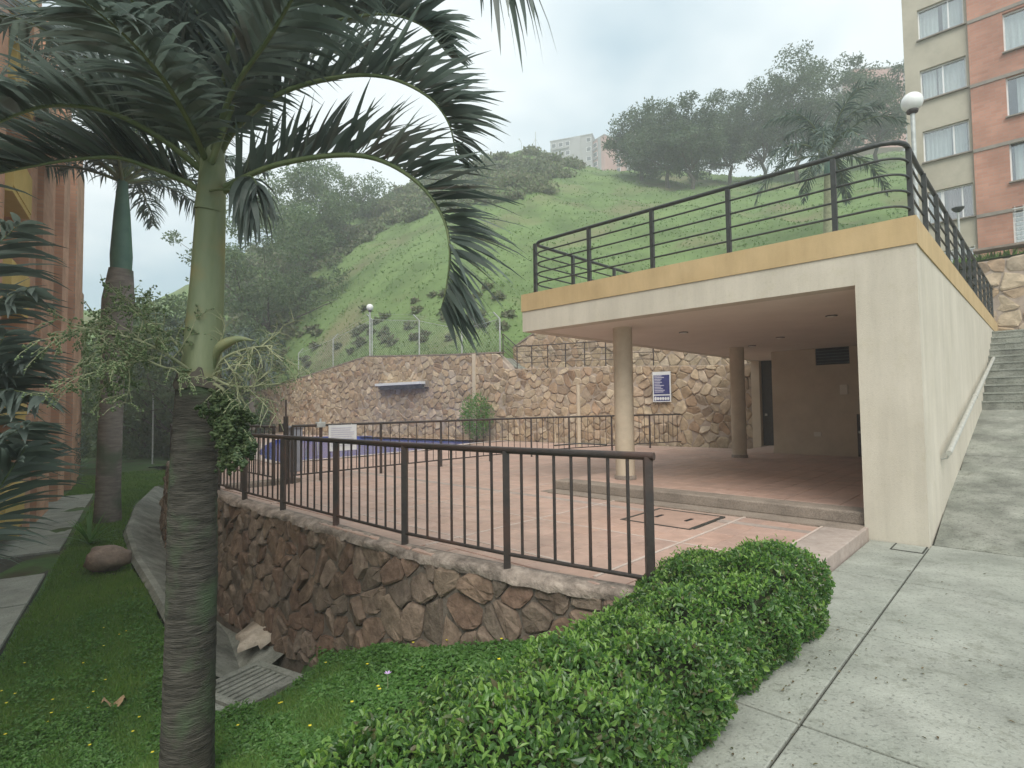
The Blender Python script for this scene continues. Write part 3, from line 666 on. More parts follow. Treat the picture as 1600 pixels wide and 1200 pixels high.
# notice board on pool fence
t = thing('notice_sign', 'white rectangular notice with faint lines of print hung on the pool fence', 'sign', P(8.36, 2.15, .6))
a = G(520, 661, 1.12); 
mb = MB(); mb.ubox(8.335, 8.355, 1.85, 2.48, .57, 1.10); mb.build('panel', 'signw', t)
mb = MB()
for k in range(9): mb.ubox(8.330, 8.334, 1.90, 1.90+R.uniform(.40, .53), 1.03-k*.045, 1.045-k*.045)
mb.build('printed_lines', 'signl', t)
for s in (1.95, 2.38):
    mb = MB(); mb.tube([P(8.345, s, 1.09), P(8.40, s, 1.13)], .006, 5); mb.build('hanger', 'galv', t)
t = thing('small_sign', 'small grey notice plate on the fence by the far left corner of the pool', 'sign', P(8.34, .45, .9))
mb = MB(); mb.ubox(9.75, 9.95, .81, .83, .82, 1.0); mb.build('plate', 'signw', t)
mb = MB(); mb.ubox(9.78, 9.92, .800, .809, .86, .96); mb.build('print', 'signl', t)
t = thing('fence_clamp', 'pale metal clamp box on top of the pool fence beside the white notice', 'clamp', P(8.38, 1.7, 1.1))
mb = MB(); mb.ubox(8.33, 8.43, 1.60, 1.78, 1.06, 1.17); mb.build('clamp_body', 'galv', t, bevel=.01)
mb = MB(); mb.tube([P(8.38, 1.69, 1.17), P(8.38, 1.69, 1.24)], .025, 8); mb.build('cap', 'galv', t)
# grey filter pillar by the pool and ladder rail
t = thing('pool_pillar', 'grey rendered pillar standing at the pool edge behind the fence', 'pillar', P(11.1, 2.9, 0))
mb = MB(); mb.ubox(10.3, 10.5, 1.95, 2.25, 0, 1.0); mb.build('shaft', 'rail_end', t, bevel=.02)
mb = MB(); mb.ubox(10.27, 10.53, 1.92, 2.28, 1.0, 1.05); mb.build('cap', 'rail_end', t, bevel=.01)
t = thing('ladder_rail', 'curved shiny pool ladder rail arching over the water near the fence', 'pool ladder', P(11.6, 3.6, 0))
for s in (0, .5):
    b0 = G(472, 713, 0)+Vector((s*Vx, s*Vy, 0)); q = [b0+Vector((Ux, Uy, 0))*a_+Vector((0, 0, h_)) for a_, h_ in ((0, 0), (0, .35), (.08, .52), (.3, .55), (.55, .42), (.75, .1), (.78, -.2))]
    mb = MB(); mb.tube(q, .022, 8); mb.build('rail', 'steel', t)
t = thing('kerb_ledge', 'low concrete ledge at the foot of the pool gate', 'ledge', P(8.5, .3, 0))
mb = MB(); mb.ubox(8.42, 8.70, -.0, 1.3, 0, .09); mb.build('ledge_block', 'curb', t, bevel=.015)

# ================================================================== FAR STONE WALL (pool back wall)
A_ = Vector((8.35, 17.40, 0)); B_ = Vector((-17.6, 36.7, 0)); LD = (B_-A_).length; wd = (B_-A_).normalized(); wn = Vector((-wd.y, wd.x, 0))
if wn.dot(-A_) < 0: wn = -wn
def wline_s(x):     # distance along the wall for an image column
    dv = ray(x, 600); det = dv.x*(-wd.y)+wd.x*dv.y; t = (A_.x*(-wd.y)+wd.x*A_.y)/det; return (Vector((dv.x*t, dv.y*t, 0))-A_).dot(wd)
def wtop_z(x, y): dv = ray(x, y); s = wline_s(x); p = A_+wd*s; return CZ+dv.z*p.y/dv.y
TS = [(x, wtop_z(x, y)) for x, y in [(1190, 568), (1100, 571), (950, 572), (790, 577)]]
tops = sorted([(wline_s(x), z) for x, z in TS]+[(wline_s(783), wtop_z(783, 552)), (wline_s(700), wtop_z(700, 555.5)), (wline_s(572), wtop_z(572, 558)), (wline_s(480), wtop_z(480, 588)), (wline_s(400), wtop_z(400, 613)), (LD, .6)])
def ftop(s): return interp(s, [a for a, b in tops], [b for a, b in tops])
bw = thing('pool_back_wall', 'long pale rubble stone wall behind the pool at the foot of the grassy hill', 'wall', A_+wd*12)
fmap = lambda s, z, d: A_+wd*s+wn*(d)+Vector((0, 0, z))
masonry(bw, LD, ftop, lambda s: -.12, .30, fmap, 21, 'fstone', 'fstone_i', limit=296, gap=.006, proud=.03)
mb = MB(); NS = 40
for i in range(NS):
    a, b = LD*i/NS, LD*(i+1)/NS
    mb.hexa([fmap(a, -.2, -.004), fmap(b, -.2, -.004), fmap(b, -.2, -.5), fmap(a, -.2, -.5), fmap(a, ftop(a)+.01, -.004), fmap(b, ftop(b)+.01, -.004), fmap(b, ftop(b)+.01, -.5), fmap(a, ftop(a)+.01, -.5)])
mb.build('mortar_core', 'fmortar', bw)
s_ = wline_s(742); mb = MB(); mb.obox(fmap(s_, 1.95, .045), wd*.09, wn*.03, Vector((0, 0, 1.9))); mb.build('pilaster', 'cream_in', bw)
mb = MB(); sA = wline_s(783)
for i in range(24):
    a, b = sA+(LD-sA)*i/24, sA+(LD-sA)*(i+1)/24
    mb.hexa([fmap(a, ftop(a)+.012, .03), fmap(b, ftop(b)+.012, .03), fmap(b, ftop(b)+.012, -.28), fmap(a, ftop(a)+.012, -.28), fmap(a, ftop(a)+.07, .03), fmap(b, ftop(b)+.07, .03), fmap(b, ftop(b)+.07, -.28), fmap(a, ftop(a)+.07, -.28)])
mb.build('cap_strip', 'curb', bw)
# upper wall set back behind a walkway
def fmap2(s, z, d): return A_+wd*s+wn*(d-1.35)+Vector((0, 0, z))
def wline_s2(x):
    dv = ray(x, 600); A2 = A_-wn*1.35; det = dv.x*(-wd.y)+wd.x*dv.y; t = (A2.x*(-wd.y)+wd.x*A2.y)/det; return (Vector((dv.x*t, dv.y*t, 0))-A2).dot(wd)
sB = wline_s2(783); sC = wline_s2(830)
def utop(s): return interp(s, [0, sC-.6, sC+.1, sB+.1], [4.85, 4.85, 4.55, 3.72])
uw = thing('upper_stone_wall', 'pale rubble stone wall set back above the pool wall behind a railed walkway', 'wall', fmap2(6, 2.9, 0))
masonry(uw, sB+.4, utop, lambda s: 2.75, .36, fmap2, 33, 'fstone', 'fstone_i', limit=280, gap=.010, proud=.03)
mb = MB()
for i in range(20):
    a, b = (sB+.4)*i/20, (sB+.4)*(i+1)/20
    mb.hexa([fmap2(a, 2.3, -.004), fmap2(b, 2.3, -.004), fmap2(b, 2.3, -.6), fmap2(a, 2.3, -.6), fmap2(a, utop(a), -.004), fmap2(b, utop(b), -.004), fmap2(b, utop(b), -.6), fmap2(a, utop(a), -.6)])
mb.build('mortar_core', 'fmortar', uw)
mb = MB()
for i in range(20):
    a, b = (sB+.4)*i/20, (sB+.4)*(i+1)/20
    mb.hexa([fmap2(a, utop(a)+.004, .05), fmap2(b, utop(b)+.004, .05), fmap2(b, utop(b)+.004, -.4), fmap2(a, utop(a)+.004, -.4), fmap2(a, utop(a)+.07, .05), fmap2(b, utop(b)+.07, .05), fmap2(b, utop(b)+.07, -.4), fmap2(a, utop(a)+.07, -.4)])
mb.build('cap_strip', 'curb', uw)
mb = MB()
for i in range(20):
    a, b = sB*i/20, sB*(i+1)/20; za, zb_ = ftop(a)-.03, ftop(b)-.03
    mb.add([fmap(a, za, -.45), fmap(b, zb_, -.45), fmap2(b, zb_, 0), fmap2(a, za, 0)], [(0, 1, 2, 3)])
struct(mb.build('upper_walkway', 'conc_old'))
# railing on that walkway
t = thing('walkway_railing', 'thin brown railing with horizontal bars on the walkway between the two stone walls', 'railing', fmap(6, 3, -.15))
pm = None; sx = [wline_s(x) for x in (784, 806, 829, 854, 882, 912, 945, 978, 1020)]
for s in sx:
    p = fmap(s, ftop(s)-.02, -.12)
    if pm is None:
        mb = MB(); mb.tube([p, p+Vector((0, 0, .98))], .022, 6); pm = mb.build('post', 'iron', t, origin=p)
    else: link_copy(pm, t, p)
for h_ in (.97, .74, .5, .26):
    mb = MB(); mb.tube([fmap(s, ftop(s)+h_, -.12) for s in sx], .022 if h_ > .9 else .012, 6); mb.build('rail', 'iron', t)
# concrete shelf canopy on wall
s0 = wline_s(598); s1 = wline_s(670); zt = wtop_z(634, 600)
t = thing('wall_canopy', 'small pale concrete canopy ledge projecting from the stone wall above the pool', 'ledge', fmap((s0+s1)/2, zt, 0))
mb = MB(); mb.obox(fmap((s0+s1)/2, zt, .25), wd*((s0-s1)/2), wn*.27, Vector((0, 0, .06))); mb.build('slab', 'signw', t)
mb = MB(); mb.obox(fmap((s0+s1)/2, zt-.16, .14), wd*((s0-s1)/2*.93), wn*.13, Vector((0, 0, .10))); mb.build('trough', 'conc_old', t)
for s in (s0, s1):
    mb = MB(); mb.obox(fmap(s, zt-.05, .12), wd*.07, wn*.12, Vector((0, 0, .16))); mb.build('end_block', 'curb', t)
# rules sign
s0 = wline_s(1022); s1 = wline_s(1050); sc_ = (s0+s1)/2; hw = abs(s0-s1)/2; zt, zb_ = wtop_z(1036, 581), wtop_z(1036, 628)
t = thing('rules_sign', 'navy and white rules sign on the stone wall between the two columns', 'sign', fmap(sc_, zb_, .05))
hh = (zt-zb_)/2
mb = MB(); mb.obox(fmap(sc_, zb_+hh, .12), wd*hw, wn*.012, Vector((0, 0, hh))); mb.build('board', 'signw', t)
mb = MB(); mb.obox(fmap(sc_, zb_+hh*2*.57, .1335), wd*hw*.88, wn*.001, Vector((0, 0, hh*.64))); mb.build('text_panel', 'signb', t)
mb = MB(); mb.obox(fmap(sc_, zb_+hh*2*.12, .1335), wd*hw*.88, wn*.001, Vector((0, 0, hh*.18))); mb.build('symbol_panel', 'signb', t)
mb = MB()
for k in range(11):
    w = R.uniform(.35, .8); mb.obox(fmap(sc_+hw*.80*(1-w), zb_+hh*2*(.86-k*.053), .1355), wd*hw*.8*w, wn*.0005, Vector((0, 0, hh*.026)))
mb.build('printed_lines', 'signl', t)
mb = MB()
for k in range(6):
    c = fmap(sc_-hw*(.7-.28*k), zb_+hh*.22, .1355); mb.add([c+wd*(.045*cos(a*pi/4))+Vector((0, 0, .06*sin(a*pi/4)*(1 if k != 5 else 1.3))) for a in range(8)], [tuple(range(8))])
mb.build('symbols', 'signw', t)
# pipe frame posts at the pool side
t = thing('hose_frame', 'low thin metal pipe frame on the deck behind the pool fence below the stone wall', 'pipe frame', G(905, 693, .03))
mb = MB(); q = [G(866, 696, .35), G(905, 693, .35), G(948, 695, .35)]; mb.tube(q, .02, 6); mb.build('pipe', 'iron_d', t)
for x in (868, 905, 946):
    p = G(x, 698, .0); mb = MB(); mb.tube([p, p+Vector((0, 0, .5 if x in (868, 946) else 2.2))], .02 if x in (868, 946) else .07, 8); mb.build('leg', 'tancol', t)

# ================================================================== PAVILION
pav = thing('pool_pavilion', 'cream open-fronted pool pavilion with ochre roof edge and two round tan columns', 'pavilion', P(1.5, 8, 0))
F0 = 3.63; UL = 4.60; UR = -1.21; VB = 16.4; ZC = 2.78; ZM = 3.14; ZT = 3.45
mb = MB(); mb.hexa([P(-.9, F0+.26, ZC), P(UL-.26, F0+.26, ZC), P(4.15, 14.5, ZC), P(-.9, 14.5, ZC), P(-.9, F0+.26, ZC+.2), P(UL-.26, F0+.26, ZC+.2), P(4.15, 14.5, ZC+.2), P(-.9, 14.5, ZC+.2)]); mb.build('ceiling', 'soffit', pav)
mb = MB(); mb.ubox(-.62, UL, F0, F0+.25, ZC-.004, ZM); mb.build('fascia', 'cream', pav)
mb = MB(); mb.ubox(UR, -.62-.001, F0, F0+.32, -.4, ZM); mb.build('corner_pier', 'cream', pav)
mb = MB(); mb.hexa([P(UR, F0+.321, -.4), P(-.93, F0+.321, -.4), P(-1.15, VB, -.4), P(-1.43, VB, -.4), P(UR, F0+.321, ZM), P(-.93, F0+.321, ZM), P(-1.15, VB, ZM), P(-1.43, VB, ZM)]); mb.build('side_wall', 'cream', pav)
mb = MB(); mb.ubox(UR-.015, UL+.015, F0-.015, F0+.28, ZM+.001, ZT); mb.build('roof_edge_band', 'ochre', pav)
mb = MB(); mb.hexa([P(UR-.015, F0+.281, ZM+.001), P(-.9, F0+.281, ZM+.001), P(-1.15, VB+.2, ZM+.001), P(-1.445, VB+.2, ZM+.001), P(UR-.015, F0+.281, ZT), P(-.9, F0+.281, ZT), P(-1.15, VB+.2, ZT), P(-1.445, VB+.2, ZT)]); mb.build('roof_edge_band', 'ochre', pav)
mb = MB(); mb.hexa([P(UL-.25, F0+.281, ZC), P(UL, F0+.251, ZC), P(4.40, 14.5, ZC), P(4.15, 14.5, ZC), P(UL-.25, F0+.281, ZT), P(UL+.0, F0+.281, ZT), P(4.4, 14.5, ZT), P(4.15, 14.5, ZT)]); mb.build('side_fascia', 'cream', pav)
mb = MB(); mb.hexa([P(-.91, F0+.27, ZC+.21), P(UL-.25, F0+.27, ZC+.21), P(4.15, 16.3, ZC+.21), P(-1.14, 16.3, ZC+.21), P(-.91, F0+.27, ZT-.06), P(UL-.25, F0+.27, ZT-.06), P(4.15, 16.3, ZT-.06), P(-1.14, 16.3, ZT-.06)]); mb.build('roof_deck', 'conc', pav)
for (u, v) in ((3.12, 4.60), (3.10, 9.62)):
    mb = MB(); mb.lathe(P(u, v, 0), [(.165, .13), (.165, ZC+.01)], 28); mb.build('column', 'tancol', pav)
    mb = MB(); mb.lathe(P(u, v, 0), [(.185, .14), (.185, .21), (.166, .22)], 28); mb.build('column_base', 'curb', pav)
# back room
mb = MB(); mb.ubox(-.9, 2.9, 11.4, 11.6, .13, 2.36); mb.build('room_wall', 'cream_in', pav)
mb = MB(); mb.ubox(1.86, 2.9, 11.42, 11.6, 2.361, ZC-.002); mb.build('room_wall_upper', 'cream_in', pav)
mb = MB(); mb.ubox(2.7, 2.9, 11.601, 14.4, .13, ZC-.002); mb.build('room_side_wall', 'cream_in', pav)
mb = MB(); mb.ubox(-.9, 1.12, 11.42, 11.6, 2.361, ZC-.002); mb.build('room_wall_upper', 'cream_in', pav)
mb = MB(); mb.ubox(1.12, 1.86, 11.47, 11.55, 2.361, ZC-.002); o = mb.build('vent_opening', 'black', pav)
for k in range(5):
    mb = MB(); mb.ubox(1.14, 1.84, 11.43, 11.465, 2.40+k*.075, 2.415+k*.075); mb.build('slat', 'iron_d', o)
mb = MB(); mb.ubox(-.9, 2.9, 11.36, 11.40, .14, .22); mb.build('skirting', 'cream_in', pav)
mb = MB(); mb.ubox(.35, 1.0, 11.34, 11.395, .15, 1.15); o = mb.build('low_door', 'iron', pav)
mb = MB(); mb.ubox(.93, .97, 11.31, 11.34, .7, .76); mb.build('handle', 'steel', o)
mb = MB(); mb.ubox(1.17, 1.34, 11.37, 11.398, 1.62, 1.86); mb.build('switch_box', 'socket', pav, bevel=.008)
for k, zz in enumerate((.60,)):
    mb = MB(); mb.ubox(1.78, 1.94, 11.37, 11.398, zz, zz+.11); o = mb.build('wall_socket', 'socket', pav, bevel=.006)
# doorway at far end
mb = MB(); mb.ubox(4.17, 4.42, 14.1, 14.5, .0, ZC-.002); mb.build('door_jamb', 'cream_in', pav)
mb = MB(); mb.ubox(3.2, 4.165, 14.3, 14.36, .135, ZC-.004); o = mb.build('door', 'iron_d', pav)
mb = MB(); mb.ubox(4.02, 4.08, 14.24, 14.29, 1.05, 1.12); mb.build('handle', 'steel', o)
mb = MB(); mb.ubox(-.9, 3.2, 14.38, 14.5, .0, ZC-.004); mb.build('rear_wall', 'cream_in', pav)
# ceiling lamps
lamp0 = None
for i, (x, y) in enumerate([(1068, 519), (1175, 540), (1299, 493), (1219, 527)]):
    q = G(x, y, ZC); 
    tt_ = thing('ceiling_lamp', ['small round ceiling lamp right of the near round column', 'small round ceiling lamp above and right of the far column', 'small round ceiling lamp nearest the corner pier', 'small ceiling lamp in front of the back room wall'][i], 'lamp', q, 'small lamps under the pavilion roof')
    mb = MB(); mb.lathe(q, [(.001, -.03), (.06, -.028), (.07, -.012), (.07, 0)], 16); mb.build('diffuser', 'lamp', tt_)
    mb = MB(); mb.lathe(q, [(.071, -.014), (.085, -.012), (.085, -.001)], 16); mb.build('ring', 'iron', tt_)
q = PVp = P(-.62, 9.2, 2.25)
t = thing('wall_lamp', 'small amber wall lamp on the inner side wall near the ceiling of the pavilion', 'lamp', P(-.86, 9.0, 2.35))
mb = MB(); mb.ubox(-.93, -.88, 8.92, 9.08, 2.25, 2.50); mb.build('back_plate', 'socket', t)
mb = MB(); mb.ubox(-.88, -.74, 8.94, 9.06, 2.28, 2.42); mb.build('lamp_body', 'lamp', t, bevel=.01)

# roof railing
t = thing('roof_railing', 'dark green metal railing with horizontal bars around the pavilion roof terrace', 'railing', P(1.5, F0+.12, ZT))
def arc(c, a0, a1, r, n=5): return [(c[0]+r*cos(a0+(a1-a0)*k/n), c[1]+r*sin(a0+(a1-a0)*k/n)) for k in range(n+1)]
cu, cv = UR+.09, F0+.10
pathr = [(4.28, 16.2), (4.44, F0+.10+.45)] + arc((4.44-.25, cv+.25), 0, -pi/2, .25)[0:] + arc((cu+.28, cv+.28), -pi/2, -pi, .28) + [(cu, cv+1), (-1.36, 16.3)]
for h_, rr in ((.93, .030), (.745, .014), (.56, .014), (.375, .014), (.19, .014)):
    mb = MB(); mb.tube([P(a, b, ZT+h_) for a, b in pathr], rr, 8); mb.build('top_rail' if h_ > .9 else 'rail', 'iron_d', t)
posts = [(4.36, cv), (3.18, cv), (2.02, cv), (.86, cv), (-.42, cv)] + [(4.40, 4.9), (4.36, 6.3), (4.34, 7.7), (4.32, 9.2)] + [(np.interp(v, [3.7, 16.3], [cu, -1.36]), v) for v in [4.05]+[4.05+1.02*k for k in range(1, 13)]]
pm = None
for a, b in posts:
    p = P(a, b, ZT-.01)
    if pm is None:
        mb = MB(); mb.obox(p+Vector((0, 0, .46)), Vector((Ux, Uy, 0))*.027, Vector((Vx, Vy, 0))*.027, Vector((0, 0, .46))); pm = mb.build('post', 'iron_d', t, origin=p)
    else: link_copy(pm, t, p)

# ================================================================== WALKWAY, RAMP, STEPS
walk = MB(); walk.ubox(-6, -.1, -9, 3.74, -.5, -.150); walk = struct(walk.build('walkway', 'joint'))
def slab(parent, ua, ub, va, vb, z0, z1=None, m='conc', th=.1, g=.007):
    z1 = z0 if z1 is None else z1; mb = MB(); mb.ubox(ua+g, ub-g, va+g, vb-g, z0-th, z0, z1-th, z1); return mb.build('slab', m, parent, origin=P((ua+ub)/2, (va+vb)/2, z0), bevel=.006)
vj = [-9, -7.4, -5.9, -4.0, -2.24, -.80, .62, 2.07, 3.74]; q = 0
for a, b in zip(vj[:-1], vj[1:]):
    for (ua, ub) in ((-2.95, -1.21), (-4.7, -2.95), (-6, -4.7)): slab(walk, ua, ub, a, b, -.13+R.uniform(-.001, .001))
    if b < 3: slab(walk, -1.21, -.668, a, b, -.13)
slab(walk, -1.21, -.668, 2.07, 3.625, -.13)
# small inspection lid by the pier
t = thing('inspection_lid', 'small concrete inspection lid in the walkway at the foot of the corner pier', 'cover', P(-1.0, 3.4, -.13))
mb = MB(); mb.ubox(-1.185, -.93, 3.28, 3.58, -.14, -.122); mb.build('lid', 'conc', t, bevel=.004)
mb = MB()
for a in ((-1.20, -1.187, 3.26, 3.60), (-.928, -.915, 3.26, 3.60), (-1.187, -.928, 3.26, 3.279)): mb.ubox(*a, -.14, -.125)
mb.build('rim', 'joint', t)
RS = .213; V0, V1_ = 3.75, 10.25; zr = lambda v: -.13+(v-V0)*RS
ramp = MB(); ramp.ubox(-6, -1.18, V0, V1_, -.6, -.16, zr(V1_)-.4, zr(V1_)-.03); ramp = struct(ramp.build('ramp', 'joint'))
vr = [3.75, 4.75, 5.55, 6.4, 7.15, 8.0, 8.75, 9.5, 10.25]
for a, b in zip(vr[:-1], vr[1:]): slab(ramp, -3.6, -1.215 if a < 6 else -1.25, a, b, zr(a)+R.uniform(-.004, .004), zr(b)+R.uniform(-.004, .004), 'conc_old', g=.016); slab(ramp, -6, -3.6, a, b, zr(a), zr(b), 'conc_old', g=.016)
zt0 = zr(V1_); st = thing('stairs', 'flight of weathered concrete steps rising beside the pavilion side wall', 'stairs', P(-2.5, V1_, zt0)); nst = 11; rise = .165; tread = .34
for k in range(nst):
    va = V1_+k*tread; mb = MB(); mb.ubox(-6, -1.25-.012*k, va, va+tread+.001 if k < nst-1 else va+2.6, zt0-.4+k*rise, zt0+(k+1)*rise); mb.build('step', 'conc_old', st, bevel=.01)
    mb = MB(); mb.ubox(-6, -1.27-.012*k, va-.012, va+.045, zt0+(k+1)*rise-.03, zt0+(k+1)*rise+.004); mb.build('lit_edge_strip', 'conc', st)  # added paler strip, painting the lit tread edge against the riser
ztop = zt0+nst*rise
# handrail on side wall
t = thing('handrail', 'straight pale metal handrail fixed along the cream side wall above the ramp', 'handrail', P(-1.3, 8, 1.5))
hu = lambda v: np.interp(v, [F0, VB], [-1.21, -1.43])-.085
mb = MB(); mb.tube([P(hu(4.65), 4.65, .80), P(hu(8.0), 8.0, 1.49), P(hu(12.4), 12.4, 2.38)], .032, 10); mb.build('rail', 'steel', t)
mb = MB(); mb.tube([P(hu(7.95), 7.95, 1.48), P(hu(8.05), 8.05, 1.50)], .038, 10); mb.build('joint_collar', 'steel', t)
for v in (4.75, 6.6, 8.6, 10.6, 12.2):
    z = .80+(v-4.65)*.204; mb = MB(); mb.tube([P(hu(v), v, z-.02), P(hu(v)+.03, v, z-.09), P(hu(v)+.084, v, z-.10)], .012, 6); mb.build('bracket', 'steel', t)
# stone wall behind top of stairs
VW = V1_+nst*tread+1.6
rw = thing('stair_top_wall', 'pale stone wall facing the top of the stairs below the brick apartment block', 'wall', P(-3, VW, ztop))
rmap = lambda s, z, d: P(-1.0-s, VW-d, z)
rtop = lambda s: 5.15+s*.05
masonry(rw, 6., rtop, lambda s: ztop-.2, .40, rmap, 44, 'fstone', 'fstone_i', limit=200, gap=.012, proud=.03)
mb = MB(); mb.ubox(-7, -1.0, VW+.004, VW+.5, ztop-1, rtop(0)); mb.build('mortar_core', 'fmortar', rw)
mb = MB(); mb.ubox(-7, -1.0, VW-.06, VW+.4, rtop(0)+.3, rtop(0)+.36); mb.build('cap_strip', 'curb', rw)
# bank behind
mb = MB(); vsb = []
for i in range(15):
    for j in range(7):
        u = 2-i*1.5; v = VW+.3+j*1.2; vsb.append(P(u, v, 5.3+j*.10+.05*sin(i*2+j*3)))
mb.add(vsb, [(i*7+j, (i+1)*7+j, (i+1)*7+j+1, i*7+j+1) for i in range(14) for j in range(6)], True); struct(mb.build('bank', 'hill'))
nb_ = 5000; uu = rng.uniform(-8, .8, nb_); v_ = VW+.3+rng.uniform(0, 6, nb_); pp = np.array([tuple(P(a, b, 5.3+(b-VW-.3)*.083)) for a, b in zip(uu, v_)])
V1n, F1n = tris(pp, np.array([0, 0, 1.])+rng.normal(0, .4, (nb_, 3)), rdir(nb_), rng.uniform(.12, .28, nb_), .07); stuff(tag(npmesh('bank_grass', V1n, F1n, 'htuft'), 'strip of green grass between the stone wall and the brick apartment block', 'grass'))

# ================================================================== LAMPS
def globe_lamp(label, base, h, r, mat_='iron_d', inv=False):
    t = thing('globe_lamp', label, 'lamp', base, 'globe lamps on posts')
    mb = MB(); mb.tube([base, base+Vector((0, 0, h))], .045 if h > 2 else .035, 10); mb.build('post', mat_, t)
    mb = MB(); mb.lathe(base+Vector((0, 0, h)), [(.05, -.03), (r*.5, 0), (r*.55, .05), (r*.42, .09)], 16); mb.build('collar', 'iron', t)
    mb = MB(); c = base+Vector((0, 0, h+.03+r)); mb.lathe(c, [(max(.001, r*sin(pi*k/14)), -r*cos(pi*k/14)) for k in range(15)], 24); mb.build('globe', 'globe', t)
    return t
g1 = D(1425, 160, 12.2); globe_lamp('large white globe lamp on a post above the right end of the roof railing', Vector((g1.x, g1.y, 3.42)), g1.z-3.42-.24, .215, 'galv')
g2 = D(578, 481, 29.5); globe_lamp('small white globe lamp on a post behind the chain link fence above the pool wall', Vector((g2.x, g2.y, 4.1)), g2.z-4.1-.2, .19, 'galv')
g3 = D(1497, 331, 17.0)
t = thing('street_lamp', 'short thin post lamp with a dark conical shade in front of the lower apartment windows', 'lamp', Vector((g3.x, g3.y, 5.35)))
mb = MB(); mb.tube([Vector((g3.x, g3.y, 4.2)), g3], .03, 8); mb.build('post', 'galv', t)
mb = MB(); mb.lathe(g3, [(.04, -.02), (.10, .02), (.16, .10), (.17, .13), (.001, .16)], 14); mb.build('shade', 'iron_d', t)

# chain link fence on the pool wall
t = thing('chain_link_fence', 'grey chain link fence with outward-bent post tops above the pool wall', 'fence', fmap(14, 4, -.5))
px = [(459, 596), (513, 577), (574, 558), (648, 552), (715, 552), (775, 548)]; tops_ = [545, 522, 491, 492, 505, 488]; ptop = []
for (x, y), yt in zip(px, tops_):
    s = wline_s(x); p = fmap(s, ftop(s)-.05, -.32); h_ = D(x, yt, p.y).z-p.z; a = p+Vector((0, 0, h_-.28)); b = p+Vector((0, 0, h_))+Vector((-.28, -.05, 0)) if x not in (459, 513) else p+Vector((0, 0, h_))+Vector((.28, 0, 0)); ptop.append((p, a, b))
    mb = MB(); mb.tube([p, a, b], .032, 8); mb.build('post', 'galv', t, origin=p)
for k, fr in ((1, 0.), (2, .0)):
    pass
mb = MB(); mb.tube([q[1]+Vector((0, 0, -.02)) for q in ptop], .012, 5); mb.build('top_wire', 'galv', t)
mb = MB()
for (p, a, b), (p2_, a2, b2) in zip(ptop[:-1], ptop[1:]):
    L_ = (p2_-p).length; n_ = int(L_/.16); hgt = (a-p).length; hgt2 = (a2-p2_).length
    for k in range(-int(hgt/.16), n_+1):
        for sg in (1, -1):
            # diagonal wires clipped to the bay
            x0, x1 = k*.16, k*.16+hgt; lo, hi = max(0, x0), min(L_, x1)
            if hi <= lo: continue
            f0, f1 = (lo-x0)/hgt, (hi-x0)/hgt
            if sg < 0: f0, f1 = 1-f0, 1-f1
            H = lambda xx, ff: p.lerp(p2_, xx/L_)+Vector((0, 0, ff*(hgt+(hgt2-hgt)*xx/L_)))
            mb.bar(H(lo, f0), H(hi, f1), .002, .002)
stuff(mb.build('mesh_wire', 'galv', t))
for fr in (.5, 1.):
    mb = MB(); mb.tube([q[1].lerp(q[2], fr) for q in ptop], .005, 4); mb.build('barbed_wire', 'galv', t)

# ================================================================== RIGHT APARTMENT BLOCK
apt = thing('apartment_block', 'tall apartment block with tan stair bay and orange brick face on the right', 'building', P(-1, 23, 5.9))
VF = 22.0; UE = 1.13; UC = -.79; HB = 24; base = 5.55
def wall_holes(name, m, ua, ub, v0, v1, za, zb_, holes):
    """facade slab split into boxes round its window openings (holes: same u range per column, stacked in z)"""
    mb = MB(); holes = sorted(holes, key=lambda h: h[2]); z = za
    for (ha, hb, h0, h1) in holes:
        mb.ubox(ua, ub, v0, v1, z, h0-.001); mb.ubox(ua, ha, v0, v1, h0, h1); mb.ubox(hb, ub, v0, v1, h0, h1); z = h1+.001
    mb.ubox(ua, ub, v0, v1, z, zb_); return mb.build(name, m, apt)
T_H = [(-.70, .5, 5.75, 7.0), (-.72, .62, 8.10, 9.32)]+[(-.70, .66, 8.10+2.375*k, 9.30+2.375*k) for k in range(1, 7)]
wall_holes('tan_wall', 'bcream', UC, UE, VF, VF+.3, base, HB, T_H)
wall_holes('brick_wall', 'brick', UC-3.6, UC-.001, VF-.12, VF+.3, base, HB, [(UC-2.7, UC-.95, 6.70+2.3*k, 8.10+2.3*k) for k in range(7)])
mb = MB(); mb.ubox(UC-6.5, UC-3.601, VF-.12, VF+9, base, HB); mb.build('brick_wall', 'brick', apt)
mb = MB(); mb.ubox(UE-.3, UE, VF+.301, VF+9, base, HB); mb.build('end_wall', 'bcream', apt)
mb = MB(); mb.ubox(UC-3.6, UE-.301, VF+1.5, VF+1.6, base, HB); mb.build('room_shade_sheet', 'black', apt)  # black sheet standing in for the shade inside the rooms
mb = MB(); mb.ubox(UC-3.6, UE-.3, VF+.301, VF+9, HB-.2, HB); mb.build('roof', 'band', apt)
for k in range(7):
    z = 5.95+2.375*k; mb = MB(); mb.ubox(UC-6.5, UC, VF-.15, VF-.121, z+2.0, z+2.12); mb.build('floor_band', 'band', apt)
